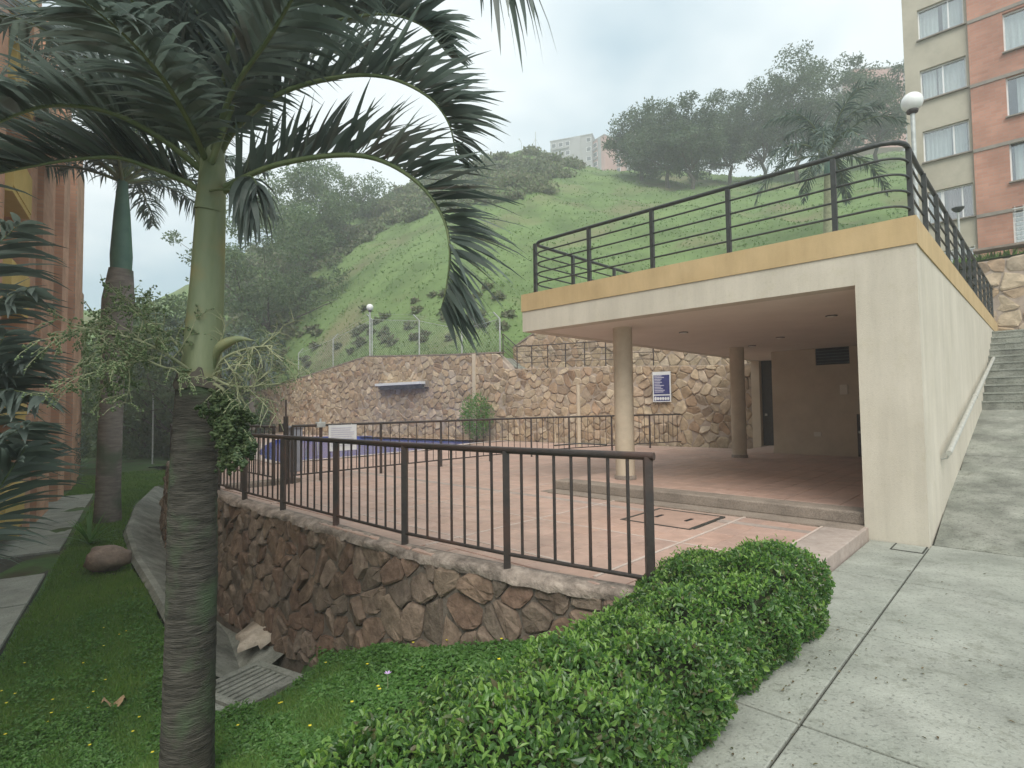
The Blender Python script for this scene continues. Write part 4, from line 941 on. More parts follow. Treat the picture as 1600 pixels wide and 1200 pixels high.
def window(parent, ua, ub, za, zb_, v, split, curt='curtain', frame='wframe', pane='glass', grille=False):
    mb = MB(); w = .045
    mb.ubox(ua, ub, v-.04, v+.02, za, za+w); mb.ubox(ua, ub, v-.04, v+.02, zb_-w, zb_); mb.ubox(ua, ua+w, v-.04, v+.02, za+w, zb_-w); mb.ubox(ub-w, ub, v-.04, v+.02, za+w, zb_-w)
    for s in split: mb.ubox(ua+(ub-ua)*s-w*.5, ua+(ub-ua)*s+w*.5, v-.035, v+.02, za+w, zb_-w)
    o = mb.build('window', frame, parent)
    mb = MB(); mb.ubox(ua+w, ub-w, v-.012, v-.004, za+w, zb_-w); mb.build('pane', 'clear', o)
    # hanging curtains inside the room, each window drawn differently
    cuts = R.choice([[(0, .46), (.56, 1)], [(0, .62), (.66, .98)], [(0, .95)], [(.03, .36), (.38, 1)], [(0, .30), (.34, .86)]])
    for (c0_, c1_) in cuts:
        mb = MB(); nseg = int(44*(c1_-c0_))+6; vs = []; ph = R.uniform(0, 6)
        for i in range(nseg+1):
            f = c0_+(c1_-c0_)*i/nseg; uu = ua+w+(ub-ua-2*w)*f; dd_ = .10+.022*sin(i*1.15+ph)+.01*sin(i*2.7)
            vs += [P(uu, v+dd_, za+w+.02), P(uu, v+.09+(dd_-.09)*.6, zb_-w-.0)]
        mb.add(vs, [(2*i, 2*i+2, 2*i+3, 2*i+1) for i in range(nseg)], True); mb.build('curtain', curt, o)
    mb = MB(); mb.ubox(ua-.05, ub+.05, v-.26, v-.05, za-.05, za-.004); mb.build('sill', 'band', o)
    return o
for k in range(7):
    z = 8.10+2.375*k+(.0)
    if k == 0:
        window(apt, .16, .62, z, z+1.22, VF+.16, [.5]); window(apt, -.72, .157, z, z+1.22, VF+.16, [.35], 'curtp')
    else: window(apt, -.70, .66, z, z+1.20, VF+.16, [.33 if k % 2 else .5])
for k in range(7):
    o = window(apt, UC-2.7, UC-.95, 6.70+2.3*k, 8.10+2.3*k, VF+.04, [.5])
    if k == 0:
        mb = MB()
        for a in range(9): mb.ubox(UC-2.7+a*.21, UC-2.69+a*.21, VF-.23, VF-.22, 6.7, 8.1)
        for a in range(9): mb.ubox(UC-2.7, UC-.95, VF-.245, VF-.232, 6.72+a*.16, 6.735+a*.16)
        mb.build('grille', 'wframe', o)
o = window(apt, -.70, .5, 5.75, 7.0, VF+.16, [.5])
mb = MB()
for a in range(10): mb.ubox(-.70+a*.13, -.69+a*.13, VF-.10, VF-.09, 5.75, 7.0)
for a in range(8): mb.ubox(-.70, .5, VF-.115, VF-.102, 5.77+a*.16, 5.785+a*.16)
mb.build('grille', 'wframe', o)

# ================================================================== FAR BUILDINGS ON THE CREST
def far_block(x0, x1, yt, dist, yb, label, wallm, floors=4, slope=0, cols=4):
    a = D(x0, yt, dist); b = D(x1, yt-slope, dist-4); zb_ = D(x0, yb, dist).z-6; dirv = (Vector((b.x, b.y, 0))-Vector((a.x, a.y, 0))); W_ = dirv.length; dx_ = dirv.normalized(); dn = Vector((dx_.y, -dx_.x, 0))
    if dn.y > 0: dn = -dn
    t = thing('far_apartments', label, 'building', Vector((a.x, a.y, zb_)), 'apartment blocks on the crest of the hill')
    c = (Vector((a.x, a.y, 0))+Vector((b.x, b.y, 0)))/2-dn*5; h_ = (b.z-zb_)
    mb = MB(); mb.obox(Vector((c.x, c.y, zb_+h_/2)), dx_*W_/2, dn*5, Vector((0, 0, h_/2))); mb.build('wall', wallm, t)
    mb = MB(); mb.obox(Vector((c.x, c.y, b.z+.12)), dx_*(W_/2+.15), dn*5.15, Vector((0, 0, .12))); mb.build('roof', 'farwall', t)
    face = lambda s, z, d: Vector((a.x, a.y, 0))+dx_*s+dn*d+Vector((0, 0, z))
    mb = MB(); mb.obox(face(W_*.62, b.z-h_*.5, .12), dx_*W_*.11, dn*.12, Vector((0, 0, h_*.5))); mb.build('stair_tower', 'farwall', t)
    for f in range(floors):
        for cidx in range(cols):
            s = W_*(cidx+.5)/cols
            if abs(s-W_*.62) < W_*.16: continue
            z = b.z-1.3-f*2.6; mb = MB(); mb.obox(face(s, z, .03), dx_*W_/cols*.32, dn*.03, Vector((0, 0, .6))); o = mb.build('window', 'wframe', t)
            mb = MB(); mb.obox(face(s, z, .07), dx_*W_/cols*.28, dn*.01, Vector((0, 0, .52))); mb.build('pane', 'glassd', o)
        mb = MB(); mb.obox(face(W_*.25, b.z-2.5-f*2.6, .25), dx_*W_*.2, dn*.25, Vector((0, 0, .12))); mb.build('balcony_slab', 'farwall', t)
far_block(860, 925, 222, 150, 250, 'long grey apartment block on the crest left of the trees', 'farwall', 4, 12, 6)
far_block(925, 944, 211, 147, 262, 'narrow pinkish brick block joined to the grey block on the crest', 'farbrick', 4, 0, 2)
far_block(944, 957, 226, 152, 262, 'low dark brick link between the two blocks on the crest', 'farbrick', 3, 0, 2)
far_block(957, 1000, 206, 146, 270, 'brick apartment block partly hidden behind the left edge of the crest trees', 'farbrick', 4, 2, 3)
far_block(1300, 1362, 128, 120, 200, 'pale apartment block behind the tallest crest trees', 'farwall', 5, 10, 4)
far_block(1362, 1390, 108, 116, 210, 'tall pale apartment block beside the red end wall at the right of the crest', 'farwall', 6, 2, 2)
far_block(1390, 1411, 106, 114, 200, 'red brick end block just left of the near apartment block', 'farbrick', 6, 0, 1)
# radio mast
p = D(837, 234, 95)
t = thing('antenna_mast', 'thin guyed antenna mast on the crest left of the grey apartments', 'antenna', p)
mb = MB(); mb.tube([p-Vector((0, 0, 1)), p+Vector((0, 0, 3.2))], .07, 6); mb.build('mast', 'galv', t)
mb = MB()
for s in (-1, 1): mb.tube([p+Vector((0, 0, 2.0)), p+Vector((s*1.1, 0, -.2))], .03, 4)
mb.build('guy_wires', 'galv', t)
p = D(815, 236, 95)
t = thing('utility_pole', 'thin bent pole on the skyline left of the antenna mast', 'pole', p)
mb = MB(); mb.tube([p-Vector((0, 0, 1)), p+Vector((0, 0, 1.5)), p+Vector((-.35, 0, 2.1))], .05, 6); mb.build('pole', 'galv', t)
mb = MB(); mb.obox(p+Vector((-.4, 0, 2.15)), Vector((.12, 0, 0)), Vector((0, .08, 0)), Vector((0, 0, .05))); mb.build('head', 'galv', t)

# ================================================================== LEFT BUILDING
La = Vector((-8.9, 9.0, 0)); Lb = Vector((-20.2, 26.2, 0)); ld = (Lb-La).normalized(); ln = Vector((ld.y, -ld.x, 0)); LL = (Lb-La).length
if ln.x < 0: ln = -ln
bl = thing('brick_building', 'pink brick apartment building with yellow balconies along the left side of the lawn', 'building', La)
def lbox(mb, s0, s1, d0, d1, z0, z1):
    q = [La+ld*s+ln*d for s, d in ((s0, d0), (s1, d0), (s1, d1), (s0, d1))]
    mb.hexa([Vector((p.x, p.y, z0)) for p in q]+[Vector((p.x, p.y, z1)) for p in q])
HL = 12.6
mb = MB(); lbox(mb, -7, LL, -6, -.9, -1.9, HL); mb.build('wall', 'brickL', bl)
PR = [(-6.5, -4.6), (-1.5, 2.6), (5.4, 6.4), (7.4, 9.6), (11.6, 13.2), (15.4, 17.4), (19.4, LL)]
for a, b in PR:
    mb = MB(); lbox(mb, a, b, -.899, -.05 if a < 18 else -.25, -1.9, HL+(.0 if a < 8 else -.0)); mb.build('brick_pier', 'brickL', bl)
    mb = MB(); lbox(mb, b+.01, b+.16, -.899, -.35, -1.9, HL-.1); mb.build('downpipe', 'wframe', bl)
for k in range(6):
    z0 = -.1+2.45*k-1.1
    for (a, b) in ((-4.5, -1.6), (2.75, 5.35)):
        if z0+1.05 > HL: continue
        mb = MB(); lbox(mb, a+.3, b-.2, -.898, .0, z0+.0, z0+.12); lbox(mb, a+.3, b-.2, -.14, .02, z0+.121, z0+1.0); lbox(mb, a+.3, a+.45, -.898, -.142, z0+.121, z0+1.0); lbox(mb, b-.35, b-.2, -.898, -.142, z0+.121, z0+1.0); mb.build('balcony', 'ybalc', bl)
        mb = MB(); lbox(mb, a+.6, b-.6, -.897, -.86, z0+.15, z0+2.1); o = mb.build('window', 'wframe', bl)
        mb = MB(); lbox(mb, a+.68, b-.68, -.859, -.85, z0+.23, z0+2.02); mb.build('pane', 'glassd', o)
    for a in (9.9, 13.4, 17.6):
        mb = MB(); lbox(mb, a+.4, a+1.3, -.897, -.85, z0+1.0, z0+2.1); o = mb.build('window', 'wframe', bl)
        mb = MB(); lbox(mb, a+.46, a+1.24, -.849, -.84, z0+1.06, z0+2.04); mb.build('pane', 'glassd', o)
for s in (5.2,):
    mb = MB(); lbox(mb, s, s+.45, -.6, -.1, -1.75, -.3); mb.build('yellow_pillar', 'ybalc', bl)
mb = MB(); lbox(mb, LL+.1, LL+5, -6, -.6, -1.9, 7.9); mb.build('rear_wing', 'brickL', bl)
# pavement along the building
pave = MB(); q = [La+ld*s+ln*d for s, d in ((-9, -.9), (13, -.9), (13, .85), (-9, 1.0))]
pave.hexa([Vector((p.x, p.y, -2.0)) for p in q]+[Vector((p.x, p.y, -1.575)) for p in q]); pave = struct(pave.build('sidewalk', 'joint'))
for k in range(11):
    a, b = -9+2*k, -9+2*k+2
    if k in (5,): continue
    e1, e2 = 1.0-.008*(a+9), 1.0-.008*(b+9)
    q = [La+ld*(a+.03)-ln*.85, La+ld*(b-.03)-ln*.85, La+ld*(b-.03)+ln*e2, La+ld*(a+.03)+ln*e1]; mb = MB(); mb.hexa([Vector((p.x, p.y, -1.7)) for p in q]+[Vector((p.x, p.y, -1.53)) for p in q]); mb.build('slab', 'conc', pave, bevel=.01)

# ================================================================== DRAIN
dm = MB(); vs = []; wdt = .72
for i, c in enumerate(CH):
    t_ = CH[min(i+1, len(CH)-1)]-CH[max(i-1, 0)]; t_ = t_/np.linalg.norm(t_); nx_ = np.array((t_[1], -t_[0])); zc_ = interp(i, [0, 6], [-1.58, -1.66])
    for s, z in ((-1.08, -.04), (-1.0, .05), (-.86, .05), (0, -.33), (.86, .05), (1.0, .05), (1.08, -.04)):
        p = c+nx_*s*wdt; vs.append((p[0], p[1], zc_+z))
m_ = 7; dm.add(vs, [(i*m_+k, (i+1)*m_+k, (i+1)*m_+k+1, i*m_+k+1) for i in range(len(CH)-1) for k in range(m_-1)])
drain = struct(dm.build('drain_channel', 'conc_old'))
t = thing('drain_grate', 'square concrete drain grate with long slots in the lawn beside the palm trunk', 'drain grate', Vector((-2.93, 6.22, -1.66)))
gc = Vector((-2.93, 6.22, -1.63)); ga = Vector((.30, .954, 0)).normalized(); ga = (G(432, 1075, -1.63)-G(365, 1110, -1.63)).normalized(); gb = (G(345, 1080, -1.63)-G(365, 1110, -1.63)).normalized(); gb = (gb-ga*gb.dot(ga)).normalized()
mb = MB(); 
for s in (-1, 1): mb.obox(gc+gb*.36*s, ga*.40, gb*.045, Vector((0, 0, .05)))
for s in (-1, 1): mb.obox(gc+ga*.355*s, ga*.045, gb*.314, Vector((0, 0, .05)))
mb.build('rim', 'conc_old', t)
for k in range(7):
    mb = MB(); mb.obox(gc+gb*(-.27+k*.09), ga*.309, gb*.029, Vector((0, 0, .035))); mb.build('slat', 'conc_old', t)
mb = MB(); mb.obox(gc-Vector((0, 0, .2)), ga*.34, gb*.34, Vector((0, 0, .05))); mb.build('pit', 'black', t)
mb = MB(); w_ = gc-ga*.55; mb.obox(w_-gb*.05, ga*.06, gb*.6, Vector((0, 0, .10))); mb.build('headwall', 'conc_old', t, bevel=.02)
# pale mortar spill at wall foot
c0 = G(405, 985, -1.62); mb = MB(); gz = lambda p: Vector((p.x, p.y, -1.66+.38*max(-.1, (p-c0).dot(Vector((Vx, Vy, 0)))))); ring_ = [(c0+Vector((cos(a)*R.uniform(.55, 1.25)*.34, sin(a)*R.uniform(.5, 1.2)*.40, R.uniform(-.01, .02)))) for a in [k*2*pi/14 for k in range(14)]]
ring_ = [gz(p)+Vector((0, 0, R.uniform(.02, .05))) for p in ring_]; mb.add(ring_+[gz(c0)+Vector((0, 0, .07))]+[r+Vector((0, 0, -.06)) for r in ring_], [(i, (i+1) % 14, 14) for i in range(14)]+[(15+i, 15+(i+1) % 14, (i+1) % 14, i) for i in range(14)], True); tag(mb.build('mortar_spill', 'spill'), 'pale spill of hardened mortar at the foot of the rubble wall by the drain', 'mortar')
# rocks
def rock(label, c, sx_, sy_, sz_, seed, rot=0):
    q = np.random.default_rng(seed); mb = MB(); n1, n2 = 14, 9; vs = []
    for j in range(n2+1):
        for i in range(n1):
            a = 2*pi*i/n1; b = pi*j/n2; d = Vector((sin(b)*cos(a), sin(b)*sin(a), cos(b))); k_ = 1+.16*sin(3*d.x+seed)+.12*sin(4*d.y+2*seed)+.08*sin(7*d.z+d.x*5)+(.02*q.normal() if 0 < j < n2 else 0)
            e = Vector((d.x*sx_, d.y*sy_, d.z*sz_))*k_; vs.append(c+Vector((e.x*cos(rot)-e.y*sin(rot), e.x*sin(rot)+e.y*cos(rot), e.z)))
    mb.add(vs, [(j*n1+i, j*n1+(i+1) % n1, (j+1)*n1+(i+1) % n1, (j+1)*n1+i) for j in range(n2) for i in range(n1)], True); return tag(mb.build('rock', 'rock', origin=c), label, 'rock')
p = G(155, 893, -1.6); rock('large smooth brown rock lying in the grass beside the spiky plant', p+Vector((0, .25, .16)), .42, .27, .24, 3, .1)
p = G(790, 1022, -1.05); rock('small reddish stone at the foot of the rubble wall beside the hedge', Vector((p.x, p.y, lawn_z(p.x, p.y)+.07)), .13, .10, .10, 5)
p = G(752, 1030, -1.0); rock('flat stone half buried in ground cover below the rubble wall', Vector((p.x, p.y, lawn_z(p.x, p.y)+.03)), .13, .11, .05, 8)

# ================================================================== LEAFY GROUND
def visible(x, y, z, m=60):
    q = Vector((x, y, z-CZ)); a = q.dot(f_)
    if a < .3: return False
    px_ = 800+FP*q.dot(r_)/a; py_ = 600-FP*q.dot(up_)/a; return -m < px_ < 1600+m and -m < py_ < 1200+m*1.5
# lawn blades: density falls with distance
pts = []
tries = 0
while len(pts) < 75000 and tries < 400000:
    tries += 1; y = 3.6+30*R.random()**2.0; x = -y*R.uniform(.3, 1.12)
    u, v = UV(x, y)
    if v > wall_v(u)-.12 or u < .3 or u > 30: continue
    s_l = (Vector((x, y, 0))-La).dot(ln)
    if s_l < (1.0 if (Vector((x, y, 0))-La).dot(ld) < 13 else 0): continue
    if chdist(x, y) < .80: continue
    if (x+2.93)**2+(y-6.22)**2 < .33: continue
    z = lawn_z(x, y)
    if not visible(x, y, z): continue
    pts.append((x, y, z))
pts = np.array(pts); n_ = len(pts); ds = pts[:, 1]
cl = np.repeat(pts, 3, 0)+rng.normal(0, .02, (n_*3, 3))*[1, 1, 0]; dd = np.array([0, 0, 1.])+rng.normal(0, .55, (n_*3, 3)); dr = np.repeat(ds, 3)
V1n, F1n = tris(cl-[0, 0, .01], dd, rdir(n_*3), rng.uniform(.03, .075, n_*3)*(1+dr*.03), rng.uniform(.007, .014, n_*3)*(1+dr*.09))
stuff(tag(npmesh('lawn_grass', V1n, F1n, 'grass'), 'short green lawn grass between the brick building and the rubble wall', 'grass'))
# broad-leaved ground cover nearer the camera and right of the drain
pts = []; tries = 0
def cover_density(x, y):
    u, v = UV(x, y)
    if chdist(x, y) < .8 or (x+2.93)**2+(y-6.22)**2 < .36: return 0
    if u < 5 or x > -2.2: return 1
    return .30 if y < 9 else .12
while len(pts) < 42000 and tries < 400000:
    tries += 1; y = 1.6+8.5*R.random()**1.2; x = R.uniform(-6.5, 1.2); u, v = UV(x, y)
    if v > wall_v(u)-.03 or u < .1: continue
    if R.random() > cover_density(x, y): continue
    z = lawn_z(x, y)
    if not visible(x, y, z): continue
    hump = max(0, .035+.045*sin(x*4.1+1)*sin(y*3.7)+.03*sin(x*9+y*7)); pts.append((x, y, z+hump*R.random()**.5+.012))
pts = np.array(pts); n_ = len(pts); ds = np.clip(pts[:, 1], 2, 12)
V1n, F1n = leaves(pts, rdir(n_)*[1, 1, .35]+[0, 0, .12], np.array([0, 0, 1.])+rng.normal(0, .4, (n_, 3)), rng.uniform(.022, .042, n_)*(1+ds*.05), rng.uniform(.014, .026, n_)*(1+ds*.05))
stuff(tag(npmesh('ground_cover', V1n, F1n, 'cover'), 'low creeping ground cover of small round leaves below the rubble wall and hedge', 'ground cover'))
# yellow flowers
yp = []
while len(yp) < 45:
    y = 3.2+6*R.random(); x = R.uniform(-6, .3); u, v = UV(x, y)
    if v > wall_v(u)-.1 or u < .4 or chdist(x, y) < .85 or (x+2.93)**2+(y-6.22)**2 < .4: continue
    z = lawn_z(x, y); 
    if visible(x, y, z, 0): yp.append((x, y, z+.075))
q = np.repeat(np.array(yp), 5, 0); an = np.tile(np.arange(5)*2*pi/5, len(yp)); dd = np.stack([np.cos(an), np.sin(an), np.full_like(an, .35)], 1)
V1n, F1n = diam(q, dd, np.tile([0, 0, 1.], (len(q), 1)), .017, .013)
stuff(tag(npmesh('yellow_flowers', V1n, F1n, 'petal_y'), 'tiny yellow flowers scattered through the lawn and ground cover', 'flowers'))
def flower(label, p, r):
    t = thing('flower', label, 'flower', p); mb = MB(); mb.tube([p-Vector((0, 0, .12)), p], .003, 4); mb.build('stem', 'twig', t)
    for k in range(6):
        a = k*pi/3+.3; d = Vector((cos(a), sin(a), .5)); s_ = d.cross(Vector((0, 0, 1))).normalized(); mb = MB(); mb.add([p, p+d*r*.6+s_*r*.28, p+d*r, p+d*r*.6-s_*r*.28], [(0, 1, 2, 3)]); mb.build('petal', 'petal_p', t)
p = G(606, 1104, -.95); flower('single lilac flower standing in the ground cover in front of the rubble wall', Vector((p.x, p.y, lawn_z(p.x, p.y)+.16)), .032)
p = G(178, 1098, -1.6); pz = lawn_z(p.x, p.y)+.06
mb = MB(); vs = []
for i in range(6):
    for j in range(4): a = (i-2.5)*.045; b = (j-1.5)*.05; vs.append(Vector((p.x+a, p.y+b*(1-abs(i-2.5)*.22), pz+.05*sin(i*1.3+j)+.02*R.random())))
mb.add(vs, [(i*4+j, (i+1)*4+j, (i+1)*4+j+1, i*4+j+1) for i in range(5) for j in range(3)], True); tag(mb.build('dry_leaf', 'dry', origin=p), 'curled dry brown leaf lying on the lawn left of the near palm', 'leaf')

# ================================================================== HEDGE
hd = thing('hedge', 'dense clipped green hedge along the walkway edge in front of the pool deck', 'hedge', P(-.5, -1.5, -.15))
def hedge_surf(a, b):
    """a: along 0..1 (far to near), b: across 0..1 from lawn side up over to walkway side"""
    v = .78-a*5.2; 
    top = .37+.05*sin(v*2.3+1)-.02*a; left = .17-.17*smooth((-.3-v)/1.6)+.05*sin(v*3); right = -1.02-.05*sin(v*2.1)
    if b < .32: f = b/.32; z = -.45+(top-.10+.27)*f; u = left+.22*(1-f)-.15*f*f; nrm_ = (1, 0, .35)
    elif b < .72: f = (b-.32)/.40; u = left-.15-(left-.15-right-.06)*f; z = top-.28*(1-f)**2+.03*sin(f*9+v*5)-.07*f**6; nrm_ = (.35-.6*f, 0, 1)
    else: f = (b-.72)/.28; u = right+.06-.10*sin(f*pi*.55)-.0+.12*f*f; z = top-.07-(top+.06)*f; nrm_ = (-1, 0, .25)
    e = 1.
    if a < .10:       # rounded far end
        w = (.10-a)/.10; cu_ = (left+right)/2; sh_ = sqrt(max(0, 1-w*w*.8)); u = cu_+(u-cu_)*sh_; z = z if b < .1 else z-(.13*w*w)
        nrm_ = (nrm_[0], w*1.2, nrm_[2])
    return u, v, z, nrm_
nh = 84000; A_h = rng.uniform(0, 1, nh)**1.0*.92; B_h = rng.uniform(.06, 1, nh); P_h = np.empty((nh, 3)); N_h = np.empty((nh, 3))
for i in range(nh):
    u, v, z, nr = hedge_surf(A_h[i], B_h[i]); q = P(u, v, z); nv = Vector((Ux*nr[0]+Vx*nr[1], Uy*nr[0]+Vy*nr[1], nr[2])).normalized()
    lump = .028*sin(u*9+v*7)+.022*sin(v*13-u*5+z*11)+.015*sin(z*25+v*21); q = q+nv*(lump-abs(rng.normal(0, .035))+.02); P_h[i] = q; N_h[i] = nv
# far end cap
nc = 5000; ce = []
for i in range(nc):
    b = rng.uniform(.06, 1); u, v, z, nr = hedge_surf(0, b); uc = -.2; k_ = rng.uniform(0, 1)**.5; q = P(uc+(u-uc)*k_, v+.06*(1-k_)+rng.normal(0, .02), -.1+(z+.1)*k_); ce.append(q)
P_h = np.concatenate([P_h, np.array([tuple(c) for c in ce])]); N_h = np.concatenate([N_h, np.tile([Vx, Vy, .3], (nc, 1))]); nt_ = len(P_h)
dirs = N_h*.45+rdir(nt_)*.75+[0, 0, .22]; Lh = rng.uniform(.016, .036, nt_); Lh[rng.random(nt_) < .05] *= 1.6
V1n, F1n = leaves(P_h, dirs, N_h+rdir(nt_)*.55, Lh, Lh*rng.uniform(.45, .62, nt_)); stuff(npmesh('foliage', V1n, F1n, 'hedge', hd))
# bright new growth over the top, shoots standing a little proud
sel = rng.choice(np.where(N_h[:, 2] > .55)[0], 7000); sel = sel[rng.random(len(sel)) < .35+.65*(np.sin(P_h[sel, 0]*5)+np.sin(P_h[sel, 1]*4.3+1) > .2)]
V1n, F1n = leaves(P_h[sel]+N_h[sel]*rng.uniform(.012, .05, (len(sel), 1)), N_h[sel]*.8+rdir(len(sel))*.8, N_h[sel]+rdir(len(sel))*.5, rng.uniform(.018, .038, len(sel)), rng.uniform(.008, .016, len(sel))); stuff(npmesh('new_growth', V1n, F1n, 'newleaf', hd))
tw = MB()
for _ in range(260):
    i = int(rng.integers(0, nh)); p = Vector(P_h[i]); nv = Vector(N_h[i]); d = (nv+Vector(rng.normal(0, .5, 3))).normalized(); tw.tube([p-nv*.06, p+d*R.uniform(.01, .05)], [.0022, .0012], 3, cap=False)
stuff(tw.build('twigs', 'wood', hd))
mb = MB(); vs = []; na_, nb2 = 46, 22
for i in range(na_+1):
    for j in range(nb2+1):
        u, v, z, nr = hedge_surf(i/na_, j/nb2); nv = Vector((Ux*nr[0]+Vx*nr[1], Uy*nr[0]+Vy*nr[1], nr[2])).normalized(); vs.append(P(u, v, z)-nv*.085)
mb.add(vs, [(i*(nb2+1)+j, i*(nb2+1)+j+1, (i+1)*(nb2+1)+j+1, (i+1)*(nb2+1)+j) for i in range(na_) for j in range(nb2)], True); mb.build('shade_core', 'hedgecore', hd)  # near-black skin under the leaves, inner shade put in as colour

nl_ = 230; uu = -1.05-np.abs(rng.normal(0, .35, nl_)); vv = rng.uniform(-3.2, 1.2, nl_); far_ = rng.random(nl_) < .35; uu[far_] = rng.uniform(-3.2, -1.0, far_.sum()); vv[far_] = rng.uniform(-2.5, 3.5, far_.sum())
pp = np.array([tuple(P(a, b, -.121)) for a, b in zip(uu, vv)]); V1n, F1n = leaves(pp, rdir(nl_)*[1, 1, .08], np.array([0, 0, 1.])+rng.normal(0, .2, (nl_, 3)), rng.uniform(.008, .03, nl_), rng.uniform(.005, .013, nl_))
stuff(tag(npmesh('leaf_litter', V1n, F1n, 'litter'), 'fallen dry leaf scraps scattered on the concrete walkway beside the hedge', 'leaf litter'))

# ================================================================== PALMS
def spline(pts, n):
    pts = [Vector(p) for p in pts]; P_ = [pts[0]*2-pts[1]]+pts+[pts[-1]*2-pts[-2]]; o = []
    for i in range(len(pts)-1):
        a, b, c, d = P_[i:i+4]
        for k in range(n):
            t = k/n; o.append(.5*((2*b)+(c-a)*t+(2*a-5*b+4*c-d)*t*t+(3*b-a-3*c+d)*t**3))
    o.append(pts[-1]); return o
def frond_mesh(pts, start=.12, nl=70, L0=.55, w=.045, fwd=.8, up=.7, side=.45, droop=.25, seed=0, plum=0.15, end_scale=.5):
    """leaflets along a rachis curve -> verts, quads"""
    q = np.random.default_rng(seed); A = np.array([tuple(p) for p in pts]); n = len(A); hor = A[-1]-A[0]; hor[2] = 0
    if np.linalg.norm(hor) < .05: hor = np.array([1., 0, 0])
    hor /= np.linalg.norm(hor); S_ = np.cross(hor, [0, 0, 1.]); VV = []; FF = []; off = 0
    f = np.linspace(start, 1, nl)
    for k, t in enumerate(f):
        x = t*(n-1); i = min(int(x), n-2); p = A[i]+(A[i+1]-A[i])*(x-i); T = A[i+1]-A[i]; T = T/np.linalg.norm(T); s0 = S_-T*S_.dot(T); s0 /= np.linalg.norm(s0); Nn = np.cross(s0, T)
        L = L0*(.5+.5*sin(pi*(.10+.78*(t-start)/(1-start))))*(1 if t < .8 else 1-(1-end_scale)*(t-.8)/.2)
        for sg in (-1, 1):
            d = T*(fwd+q.normal(0, .07))+Nn*(up+q.normal(0, plum))+s0*sg*(side+q.normal(0, plum)); d /= np.linalg.norm(d); l = L*q.uniform(.85, 1.1); ww = w*q.uniform(.8, 1.15)
            wid = np.cross(d, s0*sg*.3+Nn*.9+q.normal(0, .25, 3)); wid /= np.linalg.norm(wid); c = p.copy(); dd_ = d.copy(); ns_ = 5; step = l/ns_
            prof = [.35, .95, 1., .75, .42, .03]; vs = []
            for m_ in range(ns_+1):
                vs += [c+wid*ww*.5*prof[m_], c-wid*ww*.5*prof[m_]]; dd_ = dd_+np.array([0, 0, -droop*.28*(1+m_*.5)*q.uniform(.6, 1.4)]); dd_ /= np.linalg.norm(dd_); c = c+dd_*step
            VV += vs; FF += [(off+2*m_, off+2*m_+1, off+2*m_+3, off+2*m_+2) for m_ in range(ns_)]; off += len(vs)
    return np.array(VV), np.array(FF)
def frond(parent, pts, r0_=.022, mat_='frond', **k):
    c = spline(pts, 6); mb = MB(); n = len(c); mb.tube(c, [r0_*(1-.85*i/(n-1)) for i in range(n)], 6); o = mb.build('frond', 'rachis', parent, origin=c[0])
    V, F = frond_mesh(c, **k); lf = npmesh('leaflets', V, F, mat_, o); lf['kind'] = 'stuff'; return o
TD = 4.2
palm = thing('near_palm', 'large palm with dark ringed trunk and green crownshaft in the left foreground', 'palm tree', Vector((-2.46, TD, -1.65)))
# trunk
cl_ = [(-2.44, -1.7, .185), (-2.44, -1.2, .180), (-2.43, -.4, .170), (-2.42, .3, .168), (-2.42, .78, .164), (-2.40, 1.3, .160), (-2.385, 1.62, .155)]
mb = MB(); prof = []; nz_ = 150; vs = []; nr_ = 28
for i in range(nz_+1):
    z = -1.7+3.36*i/nz_; x = interp(z, [a[1] for a in cl_], [a[0] for a in cl_]); r = interp(z, [a[1] for a in cl_], [a[2] for a in cl_])
    for k in range(nr_):
        a = 2*pi*k/nr_; zz = z+.012*sin(a*3+i*.5); rr = r*(1+.020*(((zz*17) % 1)-.5)+.012*sin(a*5+z*3)+.010*rng.normal()); vs.append(Vector((x+rr*cos(a), TD+rr*sin(a), z)))
mb.add(vs, [(i*nr_+k, i*nr_+(k+1) % nr_, (i+1)*nr_+(k+1) % nr_, (i+1)*nr_+k) for i in range(nz_) for k in range(nr_)], True); mb.build('trunk', 'bark', palm)
mb = MB(); mb.tube([(-2.385, TD, 1.60), (-2.37, TD, 1.72), (-2.355, TD, 1.95), (-2.33, TD, 2.4), (-2.315, TD, 2.8), (-2.305, TD, 3.08), (-2.30, TD, 3.35)], [.150, .138, .132, .118, .108, .100, .085], 26); mb.build('crownshaft', 'shaft', palm)
mb = MB(); nr2 = 40; vs = []
for j, (z, r) in enumerate(((1.585, .166), (1.60, .170), (1.64, .158), (1.70, .142))):
    for k in range(nr2): a = 2*pi*k/nr2; rr = r+.006*sin(a*7+j)+.004*sin(a*13); vs.append(Vector((-2.383+rr*cos(a), TD+rr*sin(a), z+(.035*sin(a*5+1)+.02*sin(a*11) if j == 3 else .012*sin(a*4)))))
mb.add(vs, [(j*nr2+k, j*nr2+(k+1) % nr2, (j+1)*nr2+(k+1) % nr2, (j+1)*nr2+k) for j in range(3) for k in range(nr2)], True); mb.build('leaf_scar', 'wood', palm)
mb = MB(); mb.tube([(-2.31, TD-.02, 2.95), (-2.285, TD-.03, 3.15), (-2.26, TD-.02, 3.5)], [.102, .098, .05], 20); mb.build('crownshaft_sheath', 'shaft', palm)
def px_curve(lst): return [D(x, y, d) for x, y, d in lst]
